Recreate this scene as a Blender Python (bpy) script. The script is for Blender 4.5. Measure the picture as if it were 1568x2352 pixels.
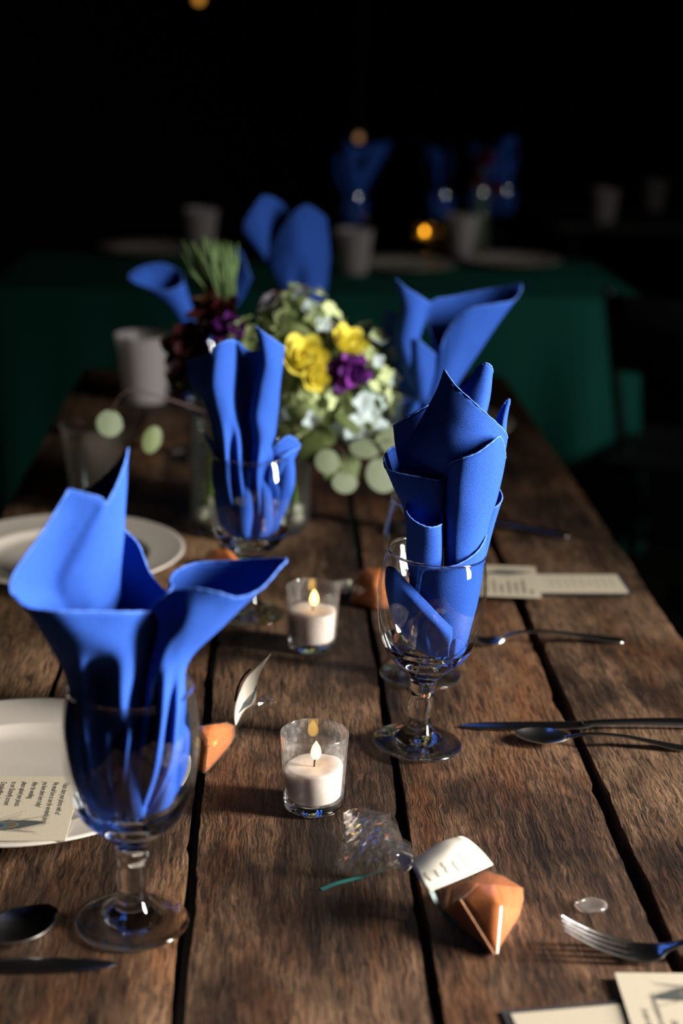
import bpy, bmesh, math, random
from mathutils import Vector, Matrix, noise

# ---------------------------------------------------------------- scene reset
for o in list(bpy.data.objects):
    bpy.data.objects.remove(o, do_unlink=True)
SC = bpy.context.scene
COL = SC.collection
R = math.radians
T = 0.76                       # height of the table top

# ---------------------------------------------------------------- camera
FPX = 3700.0                   # focal length in pixels of the 1568 x 2352 frame
CAM = Vector((0, 0, T + 0.60))
PITCH, YAW, ROLL = R(16.514), R(2.771), R(1.4)
FWD = Vector((math.sin(YAW) * math.cos(PITCH), math.cos(YAW) * math.cos(PITCH), -math.sin(PITCH)))
R0 = Vector((math.cos(YAW), -math.sin(YAW), 0))
U0 = R0.cross(FWD)
RGT = R0 * math.cos(ROLL) + U0 * math.sin(ROLL)
UPV = -R0 * math.sin(ROLL) + U0 * math.cos(ROLL)
cam_data = bpy.data.cameras.new('camera')
cam = bpy.data.objects.new('camera', cam_data)
COL.objects.link(cam)
cam.matrix_world = Matrix(((RGT.x, UPV.x, -FWD.x, CAM.x), (RGT.y, UPV.y, -FWD.y, CAM.y),
                           (RGT.z, UPV.z, -FWD.z, CAM.z), (0, 0, 0, 1)))
cam_data.sensor_fit = 'VERTICAL'
cam_data.sensor_height = 36.0
cam_data.sensor_width = 24.0
cam_data.lens = FPX / 2352.0 * 36.0
cam_data.clip_start = 0.02
cam_data.dof.use_dof = True
cam_data.dof.focus_distance = 1.305
cam_data.dof.aperture_fstop = 3.1
cam_data.dof.aperture_blades = 8
SC.camera = cam

# ---------------------------------------------------------------- world, light, exposure
world = bpy.data.worlds.new('dark_hall')
SC.world = world
world.use_nodes = True
bgn = world.node_tree.nodes['Background']
bgn.inputs[0].default_value = (0.8, 0.85, 1.0, 1)
bgn.inputs[1].default_value = 0.0015

KEY_POS = Vector((2.05, 0.80, T + 0.66))
KEY_AIM = Vector((-0.18, 0.90, T + 0.06))
key = bpy.data.lights.new('window_light', 'AREA')
key.shape = 'RECTANGLE'
key.size, key.size_y = 0.32, 1.40
key.energy = 80
key.color = (1.0, 0.955, 0.90)
key.spread = R(88)
ko = bpy.data.objects.new('window_light', key)
COL.objects.link(ko)
ko.location = KEY_POS
ko.rotation_euler = (KEY_AIM - KEY_POS).to_track_quat('-Z', 'Y').to_euler()

far_key = bpy.data.lights.new('far_fill_light', 'AREA')  # added lamp that brightens the right front of the green table, no known source
far_key.shape = 'RECTANGLE'
far_key.size, far_key.size_y = 0.3, 0.5
far_key.energy = 3.2
far_key.color = (1.0, 0.955, 0.90)
far_key.spread = R(60)
fo = bpy.data.objects.new('far_fill_light', far_key)
COL.objects.link(fo)
fo.location = (2.7, 1.9, T + 1.1)
fo.rotation_euler = (Vector((0.75, 3.95, T - 0.05)) - fo.location).to_track_quat('-Z', 'Y').to_euler()

SC.view_settings.view_transform = 'Standard'
SC.view_settings.look = 'None'
SC.view_settings.exposure = 0.0
SC.view_settings.gamma = 1.0
SC.view_settings.use_curve_mapping = False
SC.cycles.use_denoising = True
SC.cycles.max_bounces = 14
SC.cycles.transmission_bounces = 12
SC.cycles.transparent_max_bounces = 24
SC.cycles.glossy_bounces = 6
SC.cycles.diffuse_bounces = 3
SC.cycles.sample_clamp_indirect = 4.0
SC.cycles.blur_glossy = 0.3

# ---------------------------------------------------------------- pixel helpers (1568 x 2352 frame)
def ray(px, py):
    return FWD * FPX + RGT * (px - 784.0) - UPV * (py - 1176.0)
def at_z(px, py, z=0.0):
    """point at height z above the table top"""
    d = ray(px, py)
    return CAM + d * ((T + z - CAM.z) / d.z)
def at_y(px, py, y):
    d = ray(px, py)
    return CAM + d * (y / d.y)

# ---------------------------------------------------------------- object helpers
def link(o, parent=None):
    COL.objects.link(o)
    if parent:
        o.parent = parent
    return o
def tag(o, label=None, cat=None, group=None, kind=None):
    if label: o['label'] = label
    if cat: o['category'] = cat
    if group: o['group'] = group
    if kind: o['kind'] = kind
    return o
def empty(name, loc, label, cat, group=None, rot=(0, 0, 0)):
    o = bpy.data.objects.new(name, None)
    o.empty_display_size = 0.02
    COL.objects.link(o)
    o.location = loc
    o.rotation_euler = rot
    return tag(o, label, cat, group)
def mesh_of(name, verts, faces, mats, smooth=True, idx=None):
    me = bpy.data.meshes.new(name)
    me.from_pydata([tuple(v) for v in verts], [], faces)
    if not isinstance(mats, (list, tuple)):
        mats = [mats]
    for m in mats:
        me.materials.append(m)
    if smooth:
        me.polygons.foreach_set('use_smooth', [True] * len(me.polygons))
    if idx:
        me.polygons.foreach_set('material_index', idx)
    me.update()
    return me
def mobj(name, verts, faces, mats, parent=None, smooth=True, idx=None, loc=None):
    """mesh object; with loc the vertices are given in world space and the origin is put at loc"""
    if loc is not None:
        loc = Vector(loc)
        verts = [Vector(v) - loc for v in verts]
    o = bpy.data.objects.new(name, mesh_of(name, verts, faces, mats, smooth, idx))
    if loc is not None and parent is None:
        o.location = loc
    return link(o, parent)
def copy_tree(o, parent=None):
    c = o.copy()
    COL.objects.link(c)
    if parent is not None:
        c.parent = parent
    for ch in list(o.children):
        copy_tree(ch, c)
    return c

class MB:
    """collects geometry"""
    def __init__(s):
        s.v, s.f, s.m = [], [], []
    def add(s, v, f, m=0):
        n = len(s.v)
        s.v += [Vector(a) for a in v]
        s.f += [tuple(i + n for i in q) for q in f]
        s.m += [m] * len(f)
        return s
    def box(s, c, size, m=0, rot=None):
        x, y, z = (a / 2 for a in size)
        v = [Vector(p) for p in ((-x, -y, -z), (x, -y, -z), (x, y, -z), (-x, y, -z), (-x, -y, z), (x, -y, z), (x, y, z), (-x, y, z))]
        if rot: v = [rot @ p for p in v]
        c = Vector(c)
        return s.add([p + c for p in v], [(0, 3, 2, 1), (4, 5, 6, 7), (0, 1, 5, 4), (1, 2, 6, 5), (2, 3, 7, 6), (3, 0, 4, 7)], m)
    def tube(s, pts, rad, n=8, m=0, cap=True):
        pts = [Vector(p) for p in pts]
        k = len(pts)
        rs = rad if isinstance(rad, (list, tuple)) else [rad] * k
        v, f = [], []
        ref = None
        for i, p in enumerate(pts):
            d = (pts[min(i + 1, k - 1)] - pts[max(i - 1, 0)])
            d = d.normalized() if d.length > 1e-9 else Vector((0, 0, 1))
            if ref is None:
                ref = d.orthogonal().normalized()
            ref = (ref - d * ref.dot(d))
            ref = ref.normalized() if ref.length > 1e-6 else d.orthogonal().normalized()
            b = d.cross(ref)
            for j in range(n):
                a = 2 * math.pi * j / n
                v.append(p + (ref * math.cos(a) + b * math.sin(a)) * rs[i])
        for i in range(k - 1):
            for j in range(n):
                j2 = (j + 1) % n
                f.append((i * n + j, i * n + j2, (i + 1) * n + j2, (i + 1) * n + j))
        if cap:
            f.append(tuple(reversed(range(n))))
            f.append(tuple((k - 1) * n + j for j in range(n)))
        return s.add(v, f, m)
    def lathe(s, prof, n=48, m=0, c=(0, 0, 0), mfun=None):
        c = Vector(c)
        base = len(s.v)
        ring = []
        for r, z in prof:
            if r < 1e-7:
                ring.append([len(s.v)])
                s.v.append(c + Vector((0, 0, z)))
            else:
                ring.append(list(range(len(s.v), len(s.v) + n)))
                for j in range(n):
                    a = 2 * math.pi * j / n
                    s.v.append(c + Vector((r * math.cos(a), r * math.sin(a), z)))
        for i in range(len(prof) - 1):
            A, B = ring[i], ring[i + 1]
            mm = mfun(prof[i], prof[i + 1]) if mfun else m
            for j in range(n):
                j2 = (j + 1) % n
                if len(A) == 1 and len(B) == 1: continue
                if len(A) == 1: s.f.append((A[0], B[j2], B[j]))
                elif len(B) == 1: s.f.append((A[j], A[j2], B[0]))
                else: s.f.append((A[j], A[j2], B[j2], B[j]))
                s.m.append(mm)
        return s
    def grid(s, g, m=0, closed=False):
        nr, nc = len(g), len(g[0])
        v = [p for row in g for p in row]
        f = []
        for i in range(nr - 1):
            for j in range(nc - 1):
                f.append((i * nc + j, i * nc + j + 1, (i + 1) * nc + j + 1, (i + 1) * nc + j))
            if closed:
                f.append((i * nc + nc - 1, i * nc, (i + 1) * nc, (i + 1) * nc + nc - 1))
        return s.add(v, f, m)
    def build(s, name, mats, parent=None, smooth=True, loc=None):
        return mobj(name, s.v, s.f, mats, parent, smooth, s.m, loc)

def catmull(pts, n, closed=False):
    out, k = [], len(pts)
    if k == 1: return [Vector(pts[0])]
    segs = k if closed else k - 1
    for i in range(segs):
        if closed:
            p0, p1, p2, p3 = (pts[(i + q) % k] for q in (-1, 0, 1, 2))
        else:
            p1, p2 = pts[i], pts[i + 1]
            p0 = pts[i - 1] if i else p1 * 2 - p2
            p3 = pts[i + 2] if i + 2 < k else p2 * 2 - p1
        for j in range(n):
            t = j / n
            out.append(0.5 * ((2 * p1) + (p2 - p0) * t + (2 * p0 - 5 * p1 + 4 * p2 - p3) * t * t + (3 * p1 - p0 - 3 * p2 + p3) * t ** 3))
    if not closed:
        out.append(Vector(pts[-1]))
    return out
def loft(rows, nu=5, nv=6, closed=False):
    fine = [catmull([Vector(p) for p in r], nu, closed) for r in rows]
    cols = [catmull([r[j] for r in fine], nv) for j in range(len(fine[0]))]
    return [[cols[j][i] for j in range(len(cols))] for i in range(len(cols[0]))]
def lerp_prof(prof, z):
    for (r0, z0), (r1, z1) in zip(prof, prof[1:]):
        lo, hi = min(z0, z1), max(z0, z1)
        if lo <= z <= hi and hi > lo:
            return r0 + (r1 - r0) * (z - z0) / (z1 - z0)
    return prof[-1][0]

# ---------------------------------------------------------------- materials
def new_mat(name):
    m = bpy.data.materials.new(name)
    m.use_nodes = True
    nt = m.node_tree
    nt.nodes.clear()
    out = nt.nodes.new('ShaderNodeOutputMaterial')
    return m, nt, out
def nd(nt, typ, **kw):
    n = nt.nodes.new(typ)
    for k, v in kw.items():
        if k.startswith('i_'):
            key = k[2:]
            key = int(key) if key.isdigit() else key.replace('_', ' ')
            n.inputs[key].default_value = v
        else:
            setattr(n, k, v)
    return n
def ramp(nt, src, stops, interp='LINEAR'):
    n = nt.nodes.new('ShaderNodeValToRGB')
    cr = n.color_ramp
    cr.interpolation = interp
    while len(cr.elements) < len(stops):
        cr.elements.new(0.5)
    for e, (p, c) in zip(cr.elements, stops):
        e.position = p
        e.color = (c[0], c[1], c[2], 1) if not isinstance(c, (int, float)) else (c, c, c, 1)
    nt.links.new(src, n.inputs[0])
    return n.outputs[0]
def mixc(nt, fac, a, b, blend='MIX'):
    n = nt.nodes.new('ShaderNodeMix')
    n.data_type = 'RGBA'
    n.blend_type = blend
    for s, v in ((0, fac), (6, a), (7, b)):
        if hasattr(v, 'default_value') or hasattr(v, 'is_output'):
            nt.links.new(v, n.inputs[s])
        else:
            n.inputs[s].default_value = v if isinstance(v, (int, float)) else (v[0], v[1], v[2], 1)
    return n.outputs[2]
def mathn(nt, op, a, b=0.0):
    n = nt.nodes.new('ShaderNodeMath')
    n.operation = op
    for i, v in enumerate((a, b)):
        if isinstance(v, (int, float)): n.inputs[i].default_value = v
        else: nt.links.new(v, n.inputs[i])
    return n.outputs[0]
def plain(name, col, rough=0.5, metal=0.0, spec=0.5, noise_amt=0.15, nscale=40, bump=0.0, bscale=200, sheen=0.0, sss=0.0, coat=0.0, transm=0.0):
    m, nt, out = new_mat(name)
    p = nd(nt, 'ShaderNodeBsdfPrincipled')
    tc = nd(nt, 'ShaderNodeTexCoord')
    nz = nd(nt, 'ShaderNodeTexNoise', i_Scale=nscale, i_Detail=4.0)
    nt.links.new(tc.outputs['Object'], nz.inputs['Vector'])
    dark = tuple(c * (1 - noise_amt) for c in col)
    lite = tuple(min(1, c * (1 + noise_amt)) for c in col)
    c = mixc(nt, nz.outputs[0], dark, lite)
    nt.links.new(c, p.inputs['Base Color'])
    p.inputs['Roughness'].default_value = rough
    p.inputs['Metallic'].default_value = metal
    p.inputs['Specular IOR Level'].default_value = spec
    p.inputs['Sheen Weight'].default_value = sheen
    p.inputs['Coat Weight'].default_value = coat
    if sss:
        p.inputs['Subsurface Weight'].default_value = sss
        p.inputs['Subsurface Radius'].default_value = (0.02, 0.012, 0.008)
        p.inputs['Subsurface Scale'].default_value = 0.5
    if transm:
        p.inputs['Transmission Weight'].default_value = transm
    if bump:
        nb = nd(nt, 'ShaderNodeTexNoise', i_Scale=bscale, i_Detail=3.0)
        nt.links.new(tc.outputs['Object'], nb.inputs['Vector'])
        b = nd(nt, 'ShaderNodeBump', i_Strength=bump, i_Distance=0.001)
        nt.links.new(nb.outputs[0], b.inputs['Height'])
        nt.links.new(b.outputs[0], p.inputs['Normal'])
    nt.links.new(p.outputs[0], out.inputs[0])
    return m

def wood_mat(name, dark, mid, light, stain):
    m, nt, out = new_mat(name)
    L = nt.links.new
    p = nd(nt, 'ShaderNodeBsdfPrincipled')
    tc = nd(nt, 'ShaderNodeTexCoord')
    oi = nd(nt, 'ShaderNodeObjectInfo')
    sh = mathn(nt, 'MULTIPLY', oi.outputs['Random'], 41.0)
    add = nd(nt, 'ShaderNodeVectorMath', operation='ADD')
    L(tc.outputs['Object'], add.inputs[0])
    cx = nd(nt, 'ShaderNodeCombineXYZ')
    L(sh, cx.inputs[0]); L(sh, cx.inputs[1])
    L(cx.outputs[0], add.inputs[1])
    # slow sideways wander of the grain
    wz = nd(nt, 'ShaderNodeTexNoise', i_Scale=48.0, i_Detail=2.0)
    L(add.outputs[0], wz.inputs['Vector'])
    ws = nd(nt, 'ShaderNodeVectorMath', operation='SCALE'); ws.inputs['Scale'].default_value = 0.0055
    L(wz.outputs['Color'], ws.inputs[0])
    add2 = nd(nt, 'ShaderNodeVectorMath', operation='ADD')
    L(add.outputs[0], add2.inputs[0]); L(ws.outputs[0], add2.inputs[1])
    def grain(scale, ys, detail, rough, dist):
        mp = nd(nt, 'ShaderNodeMapping')
        mp.inputs['Scale'].default_value = (1, ys, 1)
        L(add2.outputs[0], mp.inputs['Vector'])
        n = nd(nt, 'ShaderNodeTexNoise', i_Scale=scale, i_Detail=detail, i_Roughness=rough, i_Distortion=dist)
        L(mp.outputs[0], n.inputs['Vector'])
        return n.outputs[0]
    g1 = grain(70, 0.09, 8, 0.70, 0.4)
    g2 = grain(560, 0.055, 4, 0.65, 0.3)
    g3 = grain(7, 0.50, 5, 0.62, 0.3)
    g4 = grain(11, 0.30, 5, 0.6, 0.6)
    g5 = grain(200, 0.12, 3, 0.6, 0.2)
    c = ramp(nt, g1, [(0.30, dark), (0.50, mid), (0.70, light)])
    pm = ramp(nt, g3, [(0.46, 0.0), (0.70, 1.0)])
    c = mixc(nt, mathn(nt, 'MULTIPLY', pm, 0.70), c, tuple(x * 1.35 for x in light))
    sm = ramp(nt, g4, [(0.52, 0.0), (0.70, 1.0)])
    c = mixc(nt, mathn(nt, 'MULTIPLY', sm, 0.60), c, stain)
    fl = ramp(nt, g2, [(0.38, 0.08), (0.60, 1.35)])
    c = mixc(nt, 0.80, c, fl, 'MULTIPLY')
    dm = ramp(nt, g3, [(0.36, 0.16), (0.56, 1.0)])
    c = mixc(nt, 0.85, c, dm, 'MULTIPLY')
    gm = ramp(nt, g5, [(0.30, 0.0), (0.40, 1.0)])
    c = mixc(nt, 0.8, c, gm, 'MULTIPLY')
    c = mixc(nt, 1.0, c, oi.outputs['Color'], 'MULTIPLY')
    L(c, p.inputs['Base Color'])
    p.inputs['Roughness'].default_value = 0.62
    p.inputs['Specular IOR Level'].default_value = 0.22
    h = mathn(nt, 'ADD', mathn(nt, 'MULTIPLY', g1, 0.7), mathn(nt, 'ADD', mathn(nt, 'MULTIPLY', g2, 0.35), mathn(nt, 'MULTIPLY', g5, 0.5)))
    b = nd(nt, 'ShaderNodeBump', i_Strength=0.85, i_Distance=0.0022)
    L(h, b.inputs['Height'])
    L(b.outputs[0], p.inputs['Normal'])
    L(p.outputs[0], out.inputs[0])
    return m

def cloth_mat(name, col, bump=0.55, scale=1700, sheen=0.25):
    m, nt, out = new_mat(name)
    L = nt.links.new
    p = nd(nt, 'ShaderNodeBsdfPrincipled')
    tc = nd(nt, 'ShaderNodeTexCoord')
    n1 = nd(nt, 'ShaderNodeTexNoise', i_Scale=scale, i_Detail=2.0)
    L(tc.outputs['Object'], n1.inputs['Vector'])
    n2 = nd(nt, 'ShaderNodeTexNoise', i_Scale=30.0, i_Detail=3.0)
    L(tc.outputs['Object'], n2.inputs['Vector'])
    c = mixc(nt, ramp(nt, n1.outputs[0], [(0.3, 0.0), (0.7, 1.0)]), tuple(x * 0.62 for x in col), tuple(min(1, x * 1.35) for x in col))
    c = mixc(nt, mathn(nt, 'MULTIPLY', n2.outputs[0], 0.25), c, tuple(x * 0.75 for x in col))
    L(c, p.inputs['Base Color'])
    p.inputs['Roughness'].default_value = 0.85
    p.inputs['Specular IOR Level'].default_value = 0.12
    p.inputs['Sheen Weight'].default_value = sheen
    p.inputs['Sheen Roughness'].default_value = 0.5
    p.inputs['Sheen Tint'].default_value = (min(1, col[0] * 2 + .1), min(1, col[1] * 2 + .2), 1, 1) if col[2] > col[1] else (0.4, 0.9, 0.8, 1)
    b = nd(nt, 'ShaderNodeBump', i_Strength=bump, i_Distance=0.0006)
    L(n1.outputs[0], b.inputs['Height'])
    L(b.outputs[0], p.inputs['Normal'])
    L(p.outputs[0], out.inputs[0])
    return m

def thin_glass(name, tint=(0.97, 0.98, 0.98), haze=0.0, haze_col=(0.8, 0.8, 0.8), rough=0.0, r0=0.05, power=4.0, dirt=0.0):
    """walls so thin that refraction does not show: clear, with mirror reflection growing at grazing angles"""
    m, nt, out = new_mat(name)
    L = nt.links.new
    tr = nd(nt, 'ShaderNodeBsdfTransparent'); tr.inputs[0].default_value = (*tint, 1)
    gl = nd(nt, 'ShaderNodeBsdfGlossy', i_Roughness=rough)
    lw = nd(nt, 'ShaderNodeLayerWeight', i_Blend=0.5)
    f = mathn(nt, 'ADD', r0, mathn(nt, 'MULTIPLY', mathn(nt, 'POWER', lw.outputs['Facing'], power), 1 - r0))
    mx = nd(nt, 'ShaderNodeMixShader')
    L(f, mx.inputs[0]); L(tr.outputs[0], mx.inputs[1]); L(gl.outputs[0], mx.inputs[2])
    last = mx.outputs[0]
    if haze:
        df = nd(nt, 'ShaderNodeBsdfDiffuse'); df.inputs[0].default_value = (*haze_col, 1)
        tl = nd(nt, 'ShaderNodeBsdfTranslucent'); tl.inputs[0].default_value = (*haze_col, 1)
        dm = nd(nt, 'ShaderNodeMixShader', i_Fac=0.5)
        L(df.outputs[0], dm.inputs[1]); L(tl.outputs[0], dm.inputs[2])
        hm = nd(nt, 'ShaderNodeMixShader', i_Fac=haze)
        if dirt:
            tc = nd(nt, 'ShaderNodeTexCoord')
            nz = nd(nt, 'ShaderNodeTexNoise', i_Scale=220.0, i_Detail=5.0)
            L(tc.outputs['Object'], nz.inputs['Vector'])
            k = ramp(nt, nz.outputs[0], [(0.50, haze), (0.74, min(1, haze + dirt))])
            L(k, hm.inputs[0])
        L(last, hm.inputs[1]); L(dm.outputs[0], hm.inputs[2])
        last = hm.outputs[0]
    L(last, out.inputs[0])
    return m
def solid_glass(name, col=(0.98, 0.99, 0.99), rough=0.0, ior=1.5, clear=0.0):
    m, nt, out = new_mat(name)
    g = nd(nt, 'ShaderNodeBsdfGlass', i_Roughness=rough, i_IOR=ior)
    g.inputs[0].default_value = (*col, 1)
    last = g.outputs[0]
    if clear:
        tr = nd(nt, 'ShaderNodeBsdfTransparent')
        mx = nd(nt, 'ShaderNodeMixShader', i_Fac=clear)
        nt.links.new(last, mx.inputs[1]); nt.links.new(tr.outputs[0], mx.inputs[2])
        last = mx.outputs[0]
    nt.links.new(last, out.inputs[0])
    return m
def emit_mat(name, col, strength):
    m, nt, out = new_mat(name)
    e = nd(nt, 'ShaderNodeEmission', i_Strength=strength)
    e.inputs[0].default_value = (*col, 1)
    nt.links.new(e.outputs[0], out.inputs[0])
    return m
def leaf_mat(name, col, trans=0.25, rough=0.55):
    m, nt, out = new_mat(name)
    L = nt.links.new
    p = nd(nt, 'ShaderNodeBsdfPrincipled', i_Roughness=rough)
    tc = nd(nt, 'ShaderNodeTexCoord')
    nz = nd(nt, 'ShaderNodeTexNoise', i_Scale=60.0, i_Detail=3.0)
    L(tc.outputs['Object'], nz.inputs['Vector'])
    c = mixc(nt, nz.outputs[0], tuple(x * 0.8 for x in col), tuple(min(1, x * 1.2) for x in col))
    L(c, p.inputs['Base Color'])
    p.inputs['Specular IOR Level'].default_value = 0.25
    t = nd(nt, 'ShaderNodeBsdfTranslucent'); L(c, t.inputs[0])
    mx = nd(nt, 'ShaderNodeMixShader', i_Fac=trans)
    L(p.outputs[0], mx.inputs[1]); L(t.outputs[0], mx.inputs[2])
    L(mx.outputs[0], out.inputs[0])
    return m

M = {}
M['plank'] = wood_mat('weathered_plank', (0.010, 0.0048, 0.0026), (0.050, 0.0255, 0.0135), (0.135, 0.082, 0.047), (0.105, 0.038, 0.011))
M['dark_wood'] = plain('dark_stained_wood', (0.010, 0.007, 0.005), 0.7, noise_amt=0.4)
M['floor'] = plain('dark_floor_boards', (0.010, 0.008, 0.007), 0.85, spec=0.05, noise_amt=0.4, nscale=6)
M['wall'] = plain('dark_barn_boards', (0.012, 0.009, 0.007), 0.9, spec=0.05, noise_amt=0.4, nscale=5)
M['napkin'] = cloth_mat('blue_napkin_cloth', (0.019, 0.070, 0.34), sheen=0.03)
M['hem'] = plain('blue_hem_thread', (0.050, 0.15, 0.56), 0.8, noise_amt=0.35, nscale=900, bump=0.6, bscale=1400)
M['bowl_glass'] = thin_glass('goblet_wall_glass', r0=0.06, power=5.0)
M['glass'] = solid_glass('goblet_solid_glass')
M['foot_glass'] = solid_glass('goblet_foot_glass', clear=0.16)
M['votive_glass'] = thin_glass('votive_wall_glass', tint=(0.95, 0.95, 0.95), haze=0.025, haze_col=(0.9, 0.86, 0.8), r0=0.05, dirt=0.10)
M['vase_glass'] = thin_glass('vase_glass', tint=(0.92, 0.96, 0.93), haze=0.02)
M['wax'] = plain('white_candle_wax', (0.62, 0.54, 0.48), 0.45, noise_amt=0.04, nscale=120, bump=0.15, bscale=90, sss=0.6)
M['wick'] = plain('charred_wick', (0.02, 0.015, 0.012), 0.9)
M['flame'] = emit_mat('candle_flame', (1.0, 0.56, 0.13), 9.0)
M['flame_far'] = emit_mat('far_candle_flame', (1.0, 0.42, 0.02), 16.0)
M['china'] = plain('cream_china', (0.42, 0.375, 0.325), 0.16, spec=0.5, noise_amt=0.03, coat=0.3)
M['card'] = plain('cream_card', (0.36, 0.31, 0.225), 0.8, noise_amt=0.05, nscale=300, bump=0.1, bscale=600)
M['tag'] = plain('ivory_tag_card', (0.58, 0.53, 0.43), 0.7, noise_amt=0.05, nscale=200)
M['ink'] = plain('black_ink', (0.02, 0.02, 0.02), 0.7)
M['grey_ink'] = plain('grey_ink', (0.20, 0.18, 0.14), 0.8)
M['black_card'] = plain('black_backing_card', (0.012, 0.011, 0.013), 0.75)
M['f_dark'] = plain('feather_dark_print', (0.035, 0.038, 0.036), 0.7, noise_amt=0.5, nscale=500)
M['f_ring'] = plain('feather_olive_print', (0.10, 0.11, 0.075), 0.7)
M['f_brown'] = plain('feather_brown_print', (0.075, 0.045, 0.026), 0.7)
M['f_teal'] = plain('feather_teal_print', (0.02, 0.075, 0.08), 0.7)
M['f_violet'] = plain('feather_violet_print', (0.035, 0.018, 0.05), 0.7)
M['steel'] = plain('polished_cutlery_steel', (0.62, 0.60, 0.58), 0.20, metal=1.0, noise_amt=0.03)
M['powder'] = plain('orange_spice_powder', (0.45, 0.128, 0.022), 0.85, noise_amt=0.35, nscale=160, bump=0.3, bscale=400)
M['film'] = thin_glass('cellophane_film', tint=(0.97, 0.96, 0.95), haze=0.02, haze_col=(0.9, 0.85, 0.8), rough=0.06, r0=0.12, power=3.0)
M['film_seam'] = plain('cellophane_seam', (0.50, 0.26, 0.14), 0.25, spec=0.8)
M['ribbon'] = plain('teal_ribbon', (0.010, 0.12, 0.10), 0.4, noise_amt=0.1)
M['ribbon_dark'] = plain('purple_ribbon', (0.020, 0.006, 0.035), 0.5, noise_amt=0.1)
M['wax_drop'] = thin_glass('spilled_clear_wax', tint=(0.9, 0.88, 0.85), haze=0.16, haze_col=(0.62, 0.55, 0.50), rough=0.15, r0=0.06)
M['cup'] = thin_glass('frosted_plastic_cup', haze=0.62, haze_col=(0.74, 0.69, 0.69), rough=0.25, r0=0.06)
M['clear_cup'] = thin_glass('clear_plastic_cup', haze=0.10, haze_col=(0.6, 0.5, 0.45), rough=0.1, r0=0.05)
M['green_cloth'] = cloth_mat('green_tablecloth', (0.006, 0.085, 0.062), 0.2, 600, 0.0)
M['h_green'] = leaf_mat('hydrangea_pale_green', (0.52, 0.60, 0.30))
M['h_white'] = leaf_mat('hydrangea_blue_white', (0.44, 0.53, 0.53))
M['h_olive'] = leaf_mat('hydrangea_olive', (0.21, 0.26, 0.10))
M['h_mauve'] = leaf_mat('hydrangea_mauve', (0.25, 0.23, 0.28))
M['rose'] = leaf_mat('yellow_rose_petal', (0.80, 0.70, 0.10), 0.3)
M['purple'] = leaf_mat('purple_petal', (0.085, 0.012, 0.13), 0.3)
M['magenta'] = leaf_mat('magenta_petal', (0.22, 0.035, 0.29), 0.3)
M['maroon'] = leaf_mat('maroon_petal', (0.045, 0.006, 0.008), 0.15)
M['bronze'] = leaf_mat('bronze_petal', (0.07, 0.030, 0.008), 0.15)
M['red'] = leaf_mat('dark_red_petal', (0.16, 0.012, 0.010), 0.15)
M['stem'] = leaf_mat('green_stem', (0.17, 0.28, 0.015), 0.35)
M['euc'] = leaf_mat('eucalyptus_leaf', (0.125, 0.15, 0.088), 0.2, 0.6)
M['euc_dark'] = leaf_mat('dark_olive_leaf', (0.09, 0.12, 0.035), 0.2, 0.5)
M['twig'] = plain('reddish_twig', (0.045, 0.024, 0.016), 0.7)
M['grass'] = leaf_mat('pale_green_stem', (0.13, 0.21, 0.075), 0.3)
M['pebble'] = plain('pale_vase_pebble', (0.45, 0.40, 0.34), 0.3, noise_amt=0.25)
M['chair'] = plain('black_chair_metal', (0.010, 0.010, 0.012), 0.45, spec=0.4)
M['bulb'] = emit_mat('amber_bulb_glow', (1.0, 0.42, 0.06), 0.8)
M['bulb2'] = emit_mat('pale_bulb_glow', (1.0, 0.52, 0.26), 0.30)
M['socket'] = plain('black_socket', (0.01, 0.01, 0.01), 0.6)

# ---------------------------------------------------------------- room
def struct(name, mb, mat):
    return tag(mb.build(name, mat, smooth=False), kind='structure')
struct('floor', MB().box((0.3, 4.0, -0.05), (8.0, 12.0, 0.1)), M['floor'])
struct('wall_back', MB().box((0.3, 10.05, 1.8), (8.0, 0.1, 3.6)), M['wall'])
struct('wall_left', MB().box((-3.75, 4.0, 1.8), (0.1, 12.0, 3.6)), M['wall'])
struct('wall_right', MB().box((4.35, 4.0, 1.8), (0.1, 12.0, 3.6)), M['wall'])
struct('ceiling', MB().box((0.3, 4.0, 3.65), (8.0, 12.0, 0.1)), M['wall'])

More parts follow.
